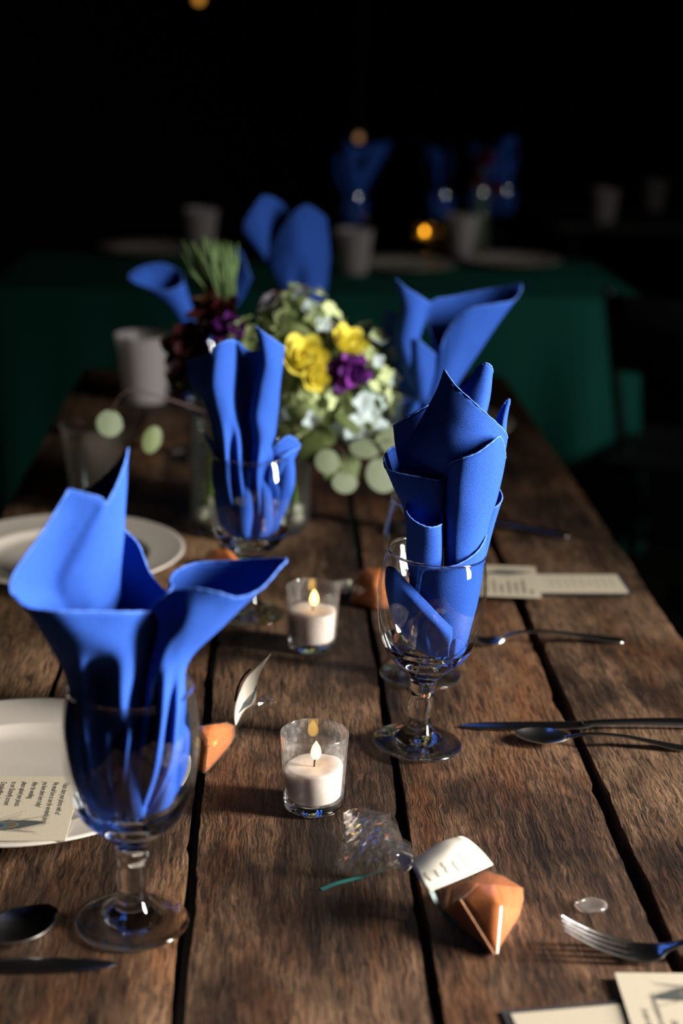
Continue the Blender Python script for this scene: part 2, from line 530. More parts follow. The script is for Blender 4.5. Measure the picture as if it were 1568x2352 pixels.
# ---------------------------------------------------------------- plank table
BOARDS = [(-0.339, -0.2040), (-0.1985, -0.0575), (-0.0490, 0.1090), (0.1165, 0.2765), (0.2875, 0.437)]
TABLE_Y0, TABLE_Y1 = 0.42, 2.92
B4C, B4T = 0.197, math.tan(R(1.3))
def board_z(x):
    return -(x - B4C) * B4T if 0.112 < x < 0.282 else 0.0
def make_plank(k, x0, x1, parent):
    random.seed(40 + k)
    ny, nx = 170, 8
    y0, y1 = TABLE_Y0 + random.uniform(-.02, .02), TABLE_Y1 + random.uniform(-.012, .012)
    top, bot = [], []
    for i in range(ny + 1):
        y = y0 + (y1 - y0) * i / ny
        def wob(s):
            e = noise.noise(Vector((s * 7.3 + k * 11, y * 9, 0))) * 0.0028 + noise.noise(Vector((s * 3.1 + k * 5, y * 55, 3))) * 0.0012
            n2 = noise.noise(Vector((s * 9 + k * 3, y * 21, 8)))
            if n2 > 0.38: e += -s * (n2 - 0.38) * 0.018      # chips broken out of the edge
            return e
        a, b = x0 + wob(-1), x1 + wob(1)
        row = []
        for j in range(nx + 1):
            u = j / nx
            x = a + (b - a) * u
            z = noise.noise(Vector((x * 14, y * 4, k * 9))) * 0.0010
            ed = min(u, 1 - u) * (b - a)
            if ed < 0.004: z -= (0.004 - ed) * 0.55
            z += -(x - B4C) * B4T if k == 3 else 0
            row.append(Vector((x, y, T + z)))
        top.append(row)
        bot.append([Vector((p.x, p.y, T - 0.036)) for p in row])
    mb = MB().grid(top)
    mb.add([r[0] for r in bot] + [r[0] for r in top], [(i, i + 1, ny + 2 + i, ny + 1 + i) for i in range(ny)])
    mb.add([r[-1] for r in bot] + [r[-1] for r in top], [(i + 1, i, ny + 1 + i, ny + 2 + i) for i in range(ny)])
    mb.add(bot[0] + top[0], [(j, j + 1, nx + 2 + j, nx + 1 + j) for j in range(nx)])
    mb.add(bot[-1] + top[-1], [(j + 1, j, nx + 1 + j, nx + 2 + j) for j in range(nx)])
    mb.add([bot[0][0], bot[0][-1], bot[-1][-1], bot[-1][0]], [(0, 3, 2, 1)])
    o = mb.build('plank', M['plank'], parent, loc=parent.location)
    o.color = ((1.0, 0.95, 0.9, 1), (1.45, 1.42, 1.36, 1), (1.0, 0.95, 0.9, 1), (1.02, 0.93, 0.86, 1), (1.05, 1.03, 1.0, 1))[k]
    return o
table = empty('plank_table', (0.05, 1.7, 0), 'long farm table of five dark weathered planks with open gaps', 'table')
for k, (a, b) in enumerate(BOARDS):
    make_plank(k, a, b, table)
for sx in (-0.33, 0.33):
    for y in (0.60, 2.74):
        MB().box((sx, y - 1.7, 0.36), (0.075, 0.075, 0.72)).build('leg', M['dark_wood'], table, smooth=False)
for y in (0.60, 1.68, 2.74):
    MB().box((0, y - 1.7, 0.70), (0.70, 0.06, 0.045)).build('cross_beam', M['dark_wood'], table, smooth=False)

# ---------------------------------------------------------------- goblets
G_OUT = [(0.0112, 0.0600), (0.0130, 0.0635), (0.0175, 0.0690), (0.0240, 0.0752), (0.0310, 0.0815), (0.0362, 0.0885), (0.0410, 0.1000),
         (0.0442, 0.1150), (0.0462, 0.1300), (0.0467, 0.1420), (0.0458, 0.1560), (0.0440, 0.1680), (0.0418, 0.1775)]
G_IN = [(0.0404, 0.1775), (0.0426, 0.1680), (0.0444, 0.1560), (0.0452, 0.1420), (0.0446, 0.1300), (0.0420, 0.1150), (0.0366, 0.1010),
        (0.0300, 0.0925), (0.0230, 0.0862), (0.0130, 0.0810), (0.0, 0.0790)]
def smooth_prof(p, n=3):
    q = catmull([Vector((r, 0, z)) for r, z in p], n)
    return [(max(0.0, v.x), v.z) for v in q]
def make_goblet(label, base, lean=0.0, group='stemmed water goblets', name='water_goblet', seg=72):
    g = empty(name, base, label, 'goblet', group, rot=(0, lean, 0))
    out, inn = smooth_prof(G_OUT), smooth_prof(G_IN)
    rim = [(0.0422, 0.1779), (0.0422, 0.1787), (0.0416, 0.1794), (0.0407, 0.1794), (0.0402, 0.1787), (0.0402, 0.1779)]
    prof = out + rim + inn
    mf = lambda a, b: 1 if (a[1] + b[1]) / 2 < 0.0945 or (a[1] + b[1]) / 2 > 0.1772 else 0
    MB().lathe(prof, seg, mfun=mf).build('bowl', [M['bowl_glass'], M['glass']], g)
    stem = smooth_prof([(0.0165, 0.0120), (0.0128, 0.0165), (0.0104, 0.0220), (0.0098, 0.0280), (0.0108, 0.0350), (0.0104, 0.0410), (0.0096, 0.0460),
                        (0.0112, 0.0510), (0.0116, 0.0540), (0.0108, 0.0575), (0.0112, 0.0600)])
    MB().lathe(stem, seg).build('stem', M['glass'], g)
    foot = [(0, 0.0008), (0.030, 0.0006)] + smooth_prof([(0.0375, 0.0004), (0.0392, 0.0014), (0.0392, 0.0028), (0.0370, 0.0040), (0.0300, 0.0052), (0.0240, 0.0066), (0.0212, 0.0078), (0.0195, 0.0096), (0.0165, 0.0120)])
    MB().lathe(foot, seg).build('foot', M['foot_glass'], g)
    return g
def gb(px, py):
    p = at_z(px, py)
    p.z = T + max(0, board_z(p.x)) + 0.0006
    return p

gl_l = gb(304, 2122)
gl_r = gb(957, 1714)
gl_c = gb(571, 1413)
gl_e = gb(964, 1556)
goblet_l = make_goblet('clear glass goblet nearest the camera, beside the near dinner plate', gl_l, R(0.3))
goblet_r = make_goblet('clear glass goblet holding the tall sharp-focus napkin, beside the lit front candle', gl_r, R(3.2))
goblet_c = make_goblet('clear glass goblet standing in front of the flower vase', gl_c, R(0.6))
goblet_e = make_goblet('clear glass goblet half hidden right behind the sharp-focus goblet', gl_e, R(2.6))

# ---------------------------------------------------------------- napkins
def hem_tube(mb, line, rad=0.00085):
    pts, rs = [], []
    for i, p in enumerate(line):
        pts.append(p)
        rs.append(rad * (0.9 + 0.25 * math.sin(i * 2.1)))
    mb.tube(pts, rs, 6)
def ridge(path, width, height):
    """one soft fold: a rounded ridge along a path of (px, py, cm); width in px, height in cm"""
    rows = []
    for i, (x, y, w) in enumerate(path):
        k = width[i] if isinstance(width, (list, tuple)) else width
        rows.append([(x - k, y + 2, w - height), (x - 0.62 * k, y + 1, w - 0.32 * height), (x, y, w), (x + 0.62 * k, y - 1, w - 0.32 * height), (x + k, y - 2, w - height)])
    return rows, False, 0
def make_napkin(label, gob, Y0, petals, bundle=None, group='folded blue napkins', hemr=0.00085, cat='napkin'):
    """petals: list of (rows of (px, py, cm towards the camera from the goblet axis), closed, hem rows)"""
    base = gob.location.copy()
    rotm = gob.rotation_euler.to_matrix()
    sheet, hems = MB(), []
    for n, (rows, closed, hm) in enumerate(petals):
        g = loft([[at_y(px, py, Y0 - w * 0.01) for px, py, w in r] for r in rows], 6, 7, closed)
        for i, row in enumerate(g):
            for j, p in enumerate(row):
                q = p * 38
                g[i][j] = p + Vector((noise.noise(q), noise.noise(q + Vector((9, 0, 0))), 0)) * 0.0009
        sheet.grid(g, closed=closed)
        if hm:
            line = g[0] + ([g[0][0]] if closed else [])
            hem = MB(); hem_tube(hem, line, hemr); hems.append(hem)
        if hm == 2:
            hem = MB(); hem_tube(hem, [r[0] for r in g[:len(g) // 2]], hemr); hems.append(hem)
    if bundle:
        z0, z1, nf, tw, amp, rs, seed, off = bundle
        rin = list(reversed(smooth_prof(G_IN)))
        g = []
        for i in range(30):
            t = i / 29
            z = z0 + (z1 - z0) * t
            Rr = lerp_prof(rin, max(z, 0.0800)) * rs
            Rr *= min(1.0, math.sqrt(max(0.0004, (z - z0 + 0.0006) / 0.016)))
            if t > 0.72: Rr *= 1 - 1.6 * (t - 0.72) ** 1.2
            row = []
            for j in range(120):
                a = 2 * math.pi * j / 120
                nn = noise.noise(Vector((math.cos(a) * 1.6 + seed, math.sin(a) * 1.6, z * 14)))
                f = 0.5 + 0.5 * math.cos(nf * a + tw * t + 2.2 * nn)
                r = Rr * (1 - amp * f ** 2.4 - 0.05 * (0.5 + 0.5 * nn))
                loc = Vector((r * math.cos(a) + off * t, r * math.sin(a), z))
                row.append(base + rotm @ loc)
            g.append(row)
        sheet.grid(g, closed=True)
        sheet.add(g[0], [tuple(reversed(range(120)))])
    o = sheet.build('cloth_napkin', M['napkin'], loc=base + Vector((0, 0, 0.077)))
    md = o.modifiers.new('thickness', 'SOLIDIFY')
    md.thickness = 0.0008
    md.offset = 0
    tag(o, label, cat, group)
    for hem in hems:
        hem.build('hem', M['hem'], o, loc=o.location)
    return o

# -- left front napkin
YL = gl_l.y
NL = [
    ([  # tall back-left leaf, facing the camera
        [(158, 1124, 2.6), (200, 1135, 2.4), (232, 1144, 2.1), (243, 1157, 2.0), (266, 1118, 1.3), (287, 1066, 0.3), (294, 1030, -0.6)],
        [(96, 1226, 4.4), (132, 1232, 3.3), (170, 1235, 2.7), (205, 1235, 2.4), (240, 1232, 1.6), (268, 1228, 0.6), (285, 1222, -0.6)],
        [(22, 1338, 6.4), (70, 1338, 4.7), (118, 1336, 3.5), (160, 1334, 3.1), (208, 1331, 2.3), (252, 1330, 1.0), (277, 1326, -0.5)],
        [(58, 1400, 5.8), (105, 1405, 4.4), (150, 1406, 3.5), (185, 1406, 3.0), (222, 1406, 2.3), (254, 1405, 1.2), (271, 1402, -0.1)],
        [(140, 1500, 3.4), (165, 1500, 2.8), (190, 1500, 2.3), (215, 1500, 1.8), (240, 1500, 1.3), (262, 1500, 0.6), (276, 1500, -0.3)],
        [(215, 1640, -0.6), (228, 1640, 0), (240, 1640, 0.4), (252, 1640, 0.6), (264, 1640, 0.6), (276, 1640, 0.4), (288, 1640, 0)],
    ], False, 2),
    ([  # its shaded inner side
        [(196, 1130, -1.6), (236, 1098, -2.2), (268, 1066, -2.0), (294, 1030, -0.6)],
        [(175, 1235, -2.6), (215, 1232, -3.2), (255, 1228, -2.8), (285, 1222, -0.6)],
        [(180, 1360, -2.8), (215, 1360, -3.2), (250, 1360, -2.6), (275, 1350, -0.5)],
        [(215, 1500, -1.8), (235, 1500, -2.0), (258, 1500, -1.6), (276, 1500, -0.3)],
        [(225, 1640, -1.0), (245, 1640, -1.2), (265, 1640, -1.0), (285, 1640, -0.3)],
    ], False, 1),
    ([  # front panel
        [(58, 1392, 5.9), (74, 1400, 6.4), (130, 1404, 6.6), (200, 1405, 5.9), (280, 1406, 4.8), (340, 1405, 3.5), (376, 1403, 2.2)],
        [(112, 1480, 3.4), (134, 1482, 4.6), (174, 1485, 5.3), (222, 1488, 5.0), (280, 1488, 4.3), (330, 1486, 3.2), (357, 1485, 2.1)],
        [(150, 1552, 1.8), (166, 1552, 3.0), (192, 1552, 3.8), (226, 1554, 2.3), (272, 1556, 4.2), (314, 1556, 3.2), (341, 1555, 2.0)],
        [(164, 1625, 1.4), (188, 1630, 3.0), (214, 1632, 2.6), (242, 1632, 2.4), (276, 1632, 4.0), (304, 1630, 3.0), (324, 1628, 2.0)],
        [(178, 1705, 1.2), (198, 1708, 3.5), (222, 1710, 2.2), (246, 1712, 4.0), (270, 1712, 2.6), (292, 1708, 4.2), (308, 1704, 2.4)],
        [(202, 1800, 1.0), (218, 1804, 3.2), (236, 1808, 2.0), (254, 1810, 3.7), (270, 1810, 2.4), (286, 1806, 3.8), (298, 1802, 2.2)],
        [(246, 1872, 0.6), (256, 1880, 2.0), (266, 1886, 1.2), (276, 1890, 2.3), (284, 1892, 1.6), (292, 1892, 2.3), (298, 1890, 1.2)],
    ], False, 1),
    ([  # dark middle leaf behind
        [(262, 1196, -3.4), (288, 1221, -3.4), (318, 1252, -3.2), (343, 1316, -2.6), (376, 1356, -1.4), (404, 1372, -0.6)],
        [(258, 1320, -3.0), (284, 1325, -3.2), (308, 1335, -3.0), (334, 1365, -2.2), (358, 1385, -1.0), (380, 1395, 0.0)],
        [(255, 1430, -2.4), (280, 1430, -2.8), (304, 1430, -2.6), (328, 1430, -1.8), (350, 1430, -0.6), (368, 1430, 0.4)],
        [(255, 1620, -1.4), (275, 1620, -1.8), (295, 1620, -1.8), (315, 1620, -1.2), (335, 1620, -0.4), (350, 1620, 0.4)],
    ], False, 1),
    ([  # right horn with its dark open mouth
        [(346, 1396, 3.0), (370, 1376, 3.2), (400, 1358, 3.2), (450, 1353, 3.6), (500, 1362, 3.8), (546, 1373, 3.5), (600, 1352, 2.6), (640, 1306, 1.2), (655, 1284, 0.2),
         (600, 1285, -1.4), (520, 1289, -2.2), (450, 1294, -2.0), (405, 1312, -0.8), (392, 1333, 0.4), (394, 1354, 1.4)],
        [(366, 1436, 3.4), (382, 1428, 3.8), (402, 1423, 4.0), (428, 1423, 4.3), (456, 1430, 4.0), (484, 1438, 3.2), (508, 1438, 2.0), (517, 1432, 0.8), (514, 1424, 0),
         (488, 1405, -1.0), (448, 1400, -1.5), (412, 1402, -1.2), (388, 1410, -0.4), (376, 1416, 0.6), (368, 1426, 1.8)],
        [(346, 1530, 3.0), (356, 1528, 3.5), (368, 1526, 3.8), (384, 1524, 3.6), (402, 1526, 3.1), (418, 1528, 2.4), (428, 1526, 1.5), (431, 1520, 0.6), (430, 1515, 0),
         (418, 1508, -0.8), (400, 1505, -1.2), (382, 1505, -1.0), (366, 1508, -0.4), (356, 1514, 0.6), (348, 1522, 1.8)],
        [(328, 1640, 2.2), (340, 1642, 3.8), (354, 1644, 2.8), (372, 1644, 4.0), (390, 1644, 2.6), (406, 1642, 3.2), (420, 1638, 1.6), (424, 1634, 0.4), (420, 1630, -0.4),
         (406, 1626, -0.9), (390, 1624, -1.2), (372, 1624, -1.0), (356, 1626, -0.4), (344, 1630, 0.4), (334, 1634, 1.2)],
        [(312, 1740, 2.0), (324, 1744, 4.0), (340, 1746, 2.8), (358, 1746, 4.2), (376, 1744, 2.8), (394, 1740, 3.4), (410, 1734, 1.6), (414, 1728, 0.4), (410, 1722, -0.4),
         (396, 1718, -0.9), (378, 1716, -1.1), (358, 1716, -0.9), (340, 1718, -0.4), (326, 1722, 0.2), (316, 1730, 1.0)],
        [(298, 1836, 1.4), (306, 1840, 3.2), (318, 1842, 2.2), (332, 1840, 3.4), (348, 1834, 2.2), (364, 1826, 2.6), (376, 1818, 1.2), (378, 1812, 0.2), (374, 1808, -0.3),
         (362, 1806, -0.6), (346, 1808, -0.8), (330, 1812, -0.7), (316, 1816, -0.3), (306, 1822, 0.2), (300, 1830, 0.8)],
        [(288, 1890, 0.8), (291, 1894, 1.9), (296, 1897, 1.4), (303, 1897, 2.0), (311, 1894, 1.4), (320, 1888, 1.5), (328, 1880, 0.8), (330, 1874, 0.2), (328, 1870, -0.2),
         (320, 1870, -0.4), (312, 1872, -0.5), (304, 1875, -0.4), (297, 1878, -0.2), (292, 1882, 0.1), (289, 1886, 0.4)],
    ], True, 1),
]
NL += [
    ridge([(182, 1590, 2.2), (176, 1660, 2.6), (182, 1740, 2.4), (206, 1815, 1.8), (250, 1880, 1.0), (280, 1902, 0.6)], [23, 26, 26, 26, 23, 17], 0.9),
]
make_napkin('bright blue napkin with a wide open fold in the nearest goblet', goblet_l, YL, NL,
            (0.0815, 0.168, 8, 3.2, 0.22, 0.90, 1.7, 0.0))

# -- sharp-focus napkin on the right
YR = gl_r.y
NR = [
    ([  # front rolled column
        [(1026, 1078, 1.6), (1036, 1062, 3.3), (1060, 1053, 4.1), (1096, 1040, 4.1), (1128, 1016, 3.5), (1146, 1003, 2.6), (1157, 1022, 1.4), (1161, 1052, 0.4)],
        [(1024, 1125, 1.5), (1032, 1126, 3.1), (1054, 1126, 3.9), (1090, 1122, 3.8), (1120, 1118, 3.1), (1139, 1112, 2.2), (1148, 1108, 1.2), (1152, 1105, 0.2)],
        [(1021, 1205, 1.3), (1028, 1208, 2.8), (1046, 1210, 3.5), (1076, 1208, 3.4), (1102, 1202, 2.8), (1117, 1195, 1.9), (1125, 1190, 1.0), (1129, 1185, 0.1)],
        [(1020, 1290, 1.0), (1027, 1293, 2.2), (1042, 1295, 3.0), (1066, 1293, 2.9), (1088, 1288, 2.3), (1101, 1282, 1.5), (1107, 1277, 0.8), (1110, 1272, 0)],
        [(1015, 1400, 0.6), (1025, 1404, 1.5), (1042, 1406, 2.3), (1060, 1404, 2.4), (1076, 1398, 2.0), (1088, 1392, 1.3), (1094, 1386, 0.6), (1097, 1380, 0)],
        [(1018, 1490, 0.4), (1026, 1493, 1.0), (1036, 1494, 1.5), (1046, 1493, 1.6), (1056, 1490, 1.4), (1064, 1486, 1.0), (1068, 1482, 0.5), (1070, 1478, 0)],
    ], False, 1),
    ([  # curl at the back right edge
        [(1122, 1168, 0.8), (1138, 1164, 0.7), (1150, 1152, 0.2), (1153, 1138, -0.4), (1144, 1121, -1.0), (1126, 1118, -1.4)],
        [(1112, 1215, 0.6), (1124, 1213, 0.5), (1134, 1206, 0.1), (1136, 1198, -0.4), (1130, 1190, -0.9), (1116, 1188, -1.3)],
        [(1098, 1285, 0.4), (1106, 1284, 0.4), (1114, 1280, 0.1), (1116, 1274, -0.4), (1112, 1268, -0.8), (1102, 1266, -1.1)],
        [(1078, 1400, 0.2), (1084, 1400, 0.2), (1090, 1396, 0.0), (1092, 1391, -0.3), (1088, 1386, -0.6), (1080, 1384, -0.8)],
    ], False, 1),
    ([  # large upper leaf
        [(1021, 849, 0.2), (1048, 888, 1.2), (1088, 925, 2.0), (1130, 962, 2.0), (1160, 992, 1.1), (1166, 1006, 0.2)],
        [(1001, 898, 0.1), (1022, 934, 1.5), (1060, 970, 2.5), (1106, 998, 2.6), (1146, 1018, 1.6), (1162, 1028, 0.2)],
        [(972, 955, 0.0), (992, 985, 1.7), (1030, 1018, 2.7), (1082, 1042, 2.7), (1128, 1054, 1.7), (1156, 1060, 0.2)],
        [(937, 1025, 0.2), (960, 1045, 1.5), (1000, 1070, 2.1), (1058, 1090, 1.9), (1108, 1095, 1.2), (1146, 1095, 0)],
        [(948, 1062, 0.3), (975, 1082, 1.0), (1010, 1104, 1.4), (1055, 1122, 1.0), (1095, 1132, 0.6), (1130, 1132, -0.2)],
        [(990, 1250, 0), (1005, 1255, 0.5), (1025, 1260, 0.8), (1050, 1260, 0.8), (1075, 1258, 0.4), (1098, 1250, -0.3)],
    ], False, 1),
    ([  # narrow strip standing up behind it
        [(1088, 862, -1.5), (1097, 843, -1.1), (1114, 834, -0.8), (1127, 840, -0.9), (1132, 854, -1.5)],
        [(1054, 894, -1.5), (1076, 898, -0.8), (1100, 902, -0.5), (1116, 903, -0.7), (1126, 900, -1.5)],
        [(1040, 960, -1.4), (1066, 962, -0.6), (1090, 962, -0.2), (1108, 960, -0.4), (1118, 955, -1.4)],
        [(1030, 1060, -1.2), (1056, 1062, -0.4), (1078, 1062, 0.0), (1096, 1060, -0.3), (1108, 1056, -1.2)],
        [(1020, 1250, -0.9), (1040, 1252, -0.3), (1060, 1252, 0.0), (1076, 1250, -0.3), (1088, 1246, -0.9)],
    ], False, 1),
    ([  # small pointed tip on the right
        [(1140, 966, -1.0), (1152, 938, -1.1), (1163, 920, -1.2), (1170, 918, -1.2), (1170, 930, -1.4)],
        [(1136, 985, -0.9), (1148, 975, -0.6), (1156, 968, -0.5), (1161, 968, -0.7), (1164, 966, -1.4)],
        [(1128, 1020, -0.8), (1140, 1020, -0.4), (1150, 1018, -0.3), (1156, 1016, -0.5), (1160, 1012, -1.2)],
        [(1110, 1110, -0.8), (1122, 1110, -0.4), (1132, 1110, -0.3), (1140, 1108, -0.5), (1146, 1104, -1.0)],
    ], False, 1),
    ([  # shaded leaf upper left
        [(902, 979, -1.2), (930, 961, -0.8), (974, 935, -0.4), (1004, 918, -0.4)],
        [(908, 1024, -1.0), (934, 1020, -0.4), (968, 1005, 0.0), (1000, 990, 0.0)],
        [(920, 1080, -0.8), (944, 1080, -0.3), (974, 1078, 0.1), (1004, 1070, 0.1)],
        [(960, 1230, -0.6), (974, 1232, -0.3), (990, 1232, 0.0), (1008, 1230, 0.0)],
    ], False, 1),
    ([  # shaded cone middle left
        [(881, 1062, -0.2), (888, 1078, 1.1), (926, 1089, 2.2), (978, 1098, 2.6), (1012, 1102, 2.2), (1012, 1080, 0.6), (976, 1052, -0.6), (940, 1030, -1.4), (906, 1026, -1.6), (886, 1042, -1.1)],
        [(906, 1124, 0.0), (916, 1132, 1.3), (946, 1139, 2.3), (986, 1142, 2.6), (1014, 1142, 2.2), (1012, 1126, 0.8), (984, 1108, -0.4), (952, 1096, -1.1), (924, 1096, -1.2), (908, 1108, -0.8)],
        [(929, 1178, 0.2), (938, 1186, 1.2), (960, 1192, 2.0), (990, 1194, 2.3), (1014, 1192, 2.0), (1012, 1178, 0.8), (990, 1164, -0.2), (962, 1156, -0.8), (940, 1156, -0.8), (930, 1166, -0.4)],
        [(944, 1300, 0.2), (950, 1305, 0.9), (966, 1308, 1.5), (990, 1308, 1.7), (1010, 1306, 1.5), (1008, 1298, 0.6), (992, 1290, 0), (970, 1286, -0.4), (954, 1288, -0.4), (946, 1294, -0.1)],
    ], True, 1),
    ([  # small open tube at the lower left
        [(932, 1166, 2.2), (936, 1182, 3.0), (954, 1199, 3.6), (983, 1211, 3.9), (1006, 1209, 3.7), (1017, 1200, 3.0), (1012, 1176, 2.2), (986, 1150, 1.7), (955, 1141, 1.6), (938, 1151, 1.8)],
        [(934, 1230, 2.1), (940, 1238, 2.8), (958, 1246, 3.4), (984, 1250, 3.7), (1006, 1248, 3.5), (1018, 1242, 2.8), (1014, 1228, 2.0), (988, 1214, 1.5), (958, 1210, 1.4), (940, 1218, 1.7)],
        [(938, 1300, 1.8), (946, 1308, 2.4), (962, 1316, 2.9), (986, 1320, 3.1), (1006, 1318, 2.9), (1016, 1312, 2.4), (1012, 1302, 1.7), (988, 1292, 1.2), (962, 1290, 1.2), (944, 1294, 1.4)],
        [(975, 1410, 0.8), (982, 1414, 1.2), (992, 1418, 1.5), (1004, 1420, 1.6), (1014, 1420, 1.5), (1020, 1416, 1.2), (1018, 1410, 0.8), (1006, 1406, 0.5), (992, 1404, 0.5), (980, 1406, 0.6)],
    ], True, 1),
    ([  # diagonal roll lying in the bowl
        [(886, 1308, -0.2), (892, 1301, 0.9), (908, 1306, 2.0), (940, 1340, 2.7), (978, 1380, 3.0), (1012, 1416, 3.0), (1040, 1442, 2.6)],
        [(884, 1340, 0.2), (893, 1345, 1.6), (910, 1352, 2.6), (945, 1385, 3.2), (978, 1412, 3.4), (1010, 1444, 3.3), (1038, 1468, 2.8)],
        [(890, 1375, 0.2), (900, 1388, 1.6), (918, 1402, 2.3), (948, 1428, 2.3), (974, 1440, 2.9), (1000, 1480, 2.2), (1030, 1498, 2.5)],
        [(905, 1425, 0.2), (916, 1440, 1.2), (934, 1456, 1.6), (956, 1474, 1.6), (980, 1490, 2.2), (1002, 1512, 1.6), (1030, 1520, 1.6)],
        [(935, 1462, -0.2), (944, 1474, 0.5), (958, 1488, 0.8), (976, 1502, 1.0), (994, 1514, 1.2), (1012, 1524, 1.0), (1034, 1528, 0.8)],
    ], False, 0),
    ([  # stitched edge running across the bowl
        [(940, 1322, 1.8), (968, 1312, 3.0), (1012, 1306, 3.7), (1052, 1296, 3.6), (1092, 1270, 2.8), (1112, 1244, 1.8), (1118, 1228, 1.0)],
        [(944, 1360, 1.6), (972, 1362, 2.7), (1012, 1362, 3.3), (1050, 1354, 3.2), (1084, 1334, 2.5), (1104, 1312, 1.5), (1110, 1298, 0.6)],
        [(960, 1420, 1.0), (982, 1426, 1.9), (1012, 1430, 2.6), (1044, 1424, 2.6), (1072, 1408, 2.1), (1090, 1390, 1.2), (1098, 1376, 0.4)],
        [(1000, 1500, 0.4), (1010, 1506, 0.9), (1024, 1510, 1.3), (1040, 1506, 1.4), (1054, 1496, 1.2), (1066, 1486, 0.7), (1072, 1476, 0.2)],
    ], False, 1),
    ([  # little pleat at the bottom right
        [(1034, 1478, 2.0), (1046, 1468, 2.3), (1060, 1472, 2.0), (1070, 1486, 1.2), (1072, 1478, 0.4)],
        [(1034, 1502, 1.8), (1044, 1494, 2.2), (1054, 1496, 1.8), (1062, 1502, 1.2), (1066, 1496, 0.4)],
        [(1030, 1522, 1.0), (1038, 1520, 1.4), (1046, 1518, 1.2), (1052, 1514, 0.8), (1058, 1508, 0.3)],
    ], False, 0),
]
make_napkin('blue napkin in sharp focus, tightly rolled into tall overlapping folds', goblet_r, YR, NR, None)

# -- napkin in the goblet in front of the flowers
YC = gl_c.y
NC = [
    ([[(427, 831, -0.4), (455, 822, 0.5), (492, 810, 0.8)], [(434, 879, -0.4), (462, 880, 0.7), (502, 880, 1.0)],
      [(466, 920, -0.2), (486, 930, 0.7), (515, 930, 1.0)], [(490, 1000, 0.2), (505, 1010, 0.9), (528, 1010, 1.2)],
      [(505, 1090, 0.8), (516, 1095, 1.4), (532, 1095, 1.5)], [(548, 1190, 0.4), (554, 1195, 0.8), (562, 1195, 0.8)]], False, 1),
    ([[(488, 802, 2.8), (506, 789, 2.8), (528, 781, 2.2), (544, 790, 1.4), (556, 812, 0.4)],
      [(474, 880, 2.4), (492, 876, 3.0), (516, 871, 2.6), (538, 873, 1.6), (552, 880, 0.4)],
      [(492, 960, 2.3), (506, 956, 2.7), (526, 951, 2.4), (545, 951, 1.5), (556, 956, 0.4)],
      [(506, 1040, 1.6), (518, 1038, 3.2), (534, 1036, 2.2), (549, 1036, 3.0), (558, 1040, 1.0)],
      [(510, 1110, 1.8), (522, 1112, 3.8), (538, 1112, 2.4), (552, 1112, 3.9), (564, 1110, 1.8)],
      [(528, 1175, 1.4), (540, 1178, 3.0), (554, 1180, 1.8), (566, 1180, 3.2), (576, 1178, 1.6)],
      [(572, 1232, 0.8), (578, 1236, 1.6), (585, 1238, 1.0), (590, 1238, 1.7), (595, 1236, 0.9)]], False, 1),
    ([[(587, 750, 2.4), (605, 764, 2.6), (630, 781, 2.0), (653, 798, 0.8)], [(598, 825, 2.4), (613, 830, 2.7), (633, 833, 2.2), (649, 840, 1.0)],
      [(586, 890, 2.4), (603, 895, 2.8), (626, 895, 2.3), (642, 895, 1.2)], [(574, 950, 2.2), (591, 955, 2.8), (614, 955, 2.3), (637, 950, 1.2)],
      [(582, 1012, 2.2), (597, 1014, 2.8), (614, 1014, 2.4), (630, 1010, 1.2)], [(574, 1090, 2.0), (590, 1092, 3.9), (606, 1092, 2.6), (622, 1090, 3.0)],
      [(582, 1165, 1.6), (594, 1168, 3.4), (606, 1168, 2.2), (618, 1164, 2.2)], [(588, 1234, 0.8), (594, 1238, 1.7), (600, 1238, 1.2), (606, 1234, 1.0)]], False, 1),
    ([[(530, 776, 0.6), (550, 786, -0.4), (574, 806, -0.4), (606, 802, 1.0)], [(540, 880, 0.4), (558, 885, -0.4), (576, 888, -0.2), (600, 885, 1.2)],
      [(548, 1000, 0.6), (562, 1000, 0.2), (576, 1000, 0.4), (592, 1000, 1.4)], [(560, 1150, 0.6), (570, 1150, 0.5), (582, 1150, 0.5), (592, 1150, 0.8)]], False, 0),
    ([[(622, 1044, 1.8), (638, 1018, 1.9), (662, 1002, 1.4), (680, 1010, 0.7), (688, 1027, 0.2), (668, 1036, 1.6), (648, 1046, 2.4)],
      [(622, 1080, 1.8), (634, 1072, 1.8), (650, 1066, 1.4), (660, 1070, 0.9), (664, 1080, 0.6), (654, 1086, 1.4), (638, 1090, 2.0)],
      [(612, 1160, 1.2), (620, 1156, 1.2), (630, 1154, 1.0), (638, 1156, 0.7), (640, 1162, 0.5), (634, 1166, 1.0), (622, 1168, 1.3)]], True, 1),
    ([[(466, 992, 0.3), (476, 1002, 0.6), (492, 1018, 0.8)], [(482, 1028, 0.6), (494, 1036, 0.9), (508, 1042, 1.0)], [(505, 1090, 0.8), (514, 1094, 1.0), (524, 1096, 1.0)]], False, 1),
]
NC += [
    ridge([(654, 1040, 1.4), (656, 1090, 2.0), (648, 1140, 2.2), (626, 1200, 1.8), (606, 1236, 1.0)], [18, 21, 21, 18, 12], 0.7),
    ridge([(500, 1040, 1.4), (500, 1090, 2.0), (512, 1140, 2.0), (544, 1205, 1.4), (580, 1238, 0.6)], [12, 13, 14, 14, 10], 0.7),
]
make_napkin('blue napkin with soft upright folds in front of the flowers', goblet_c, YC, NC,
            (0.0815, 0.168, 9, 0.6, 0.26, 0.86, 4.2, 0.0))

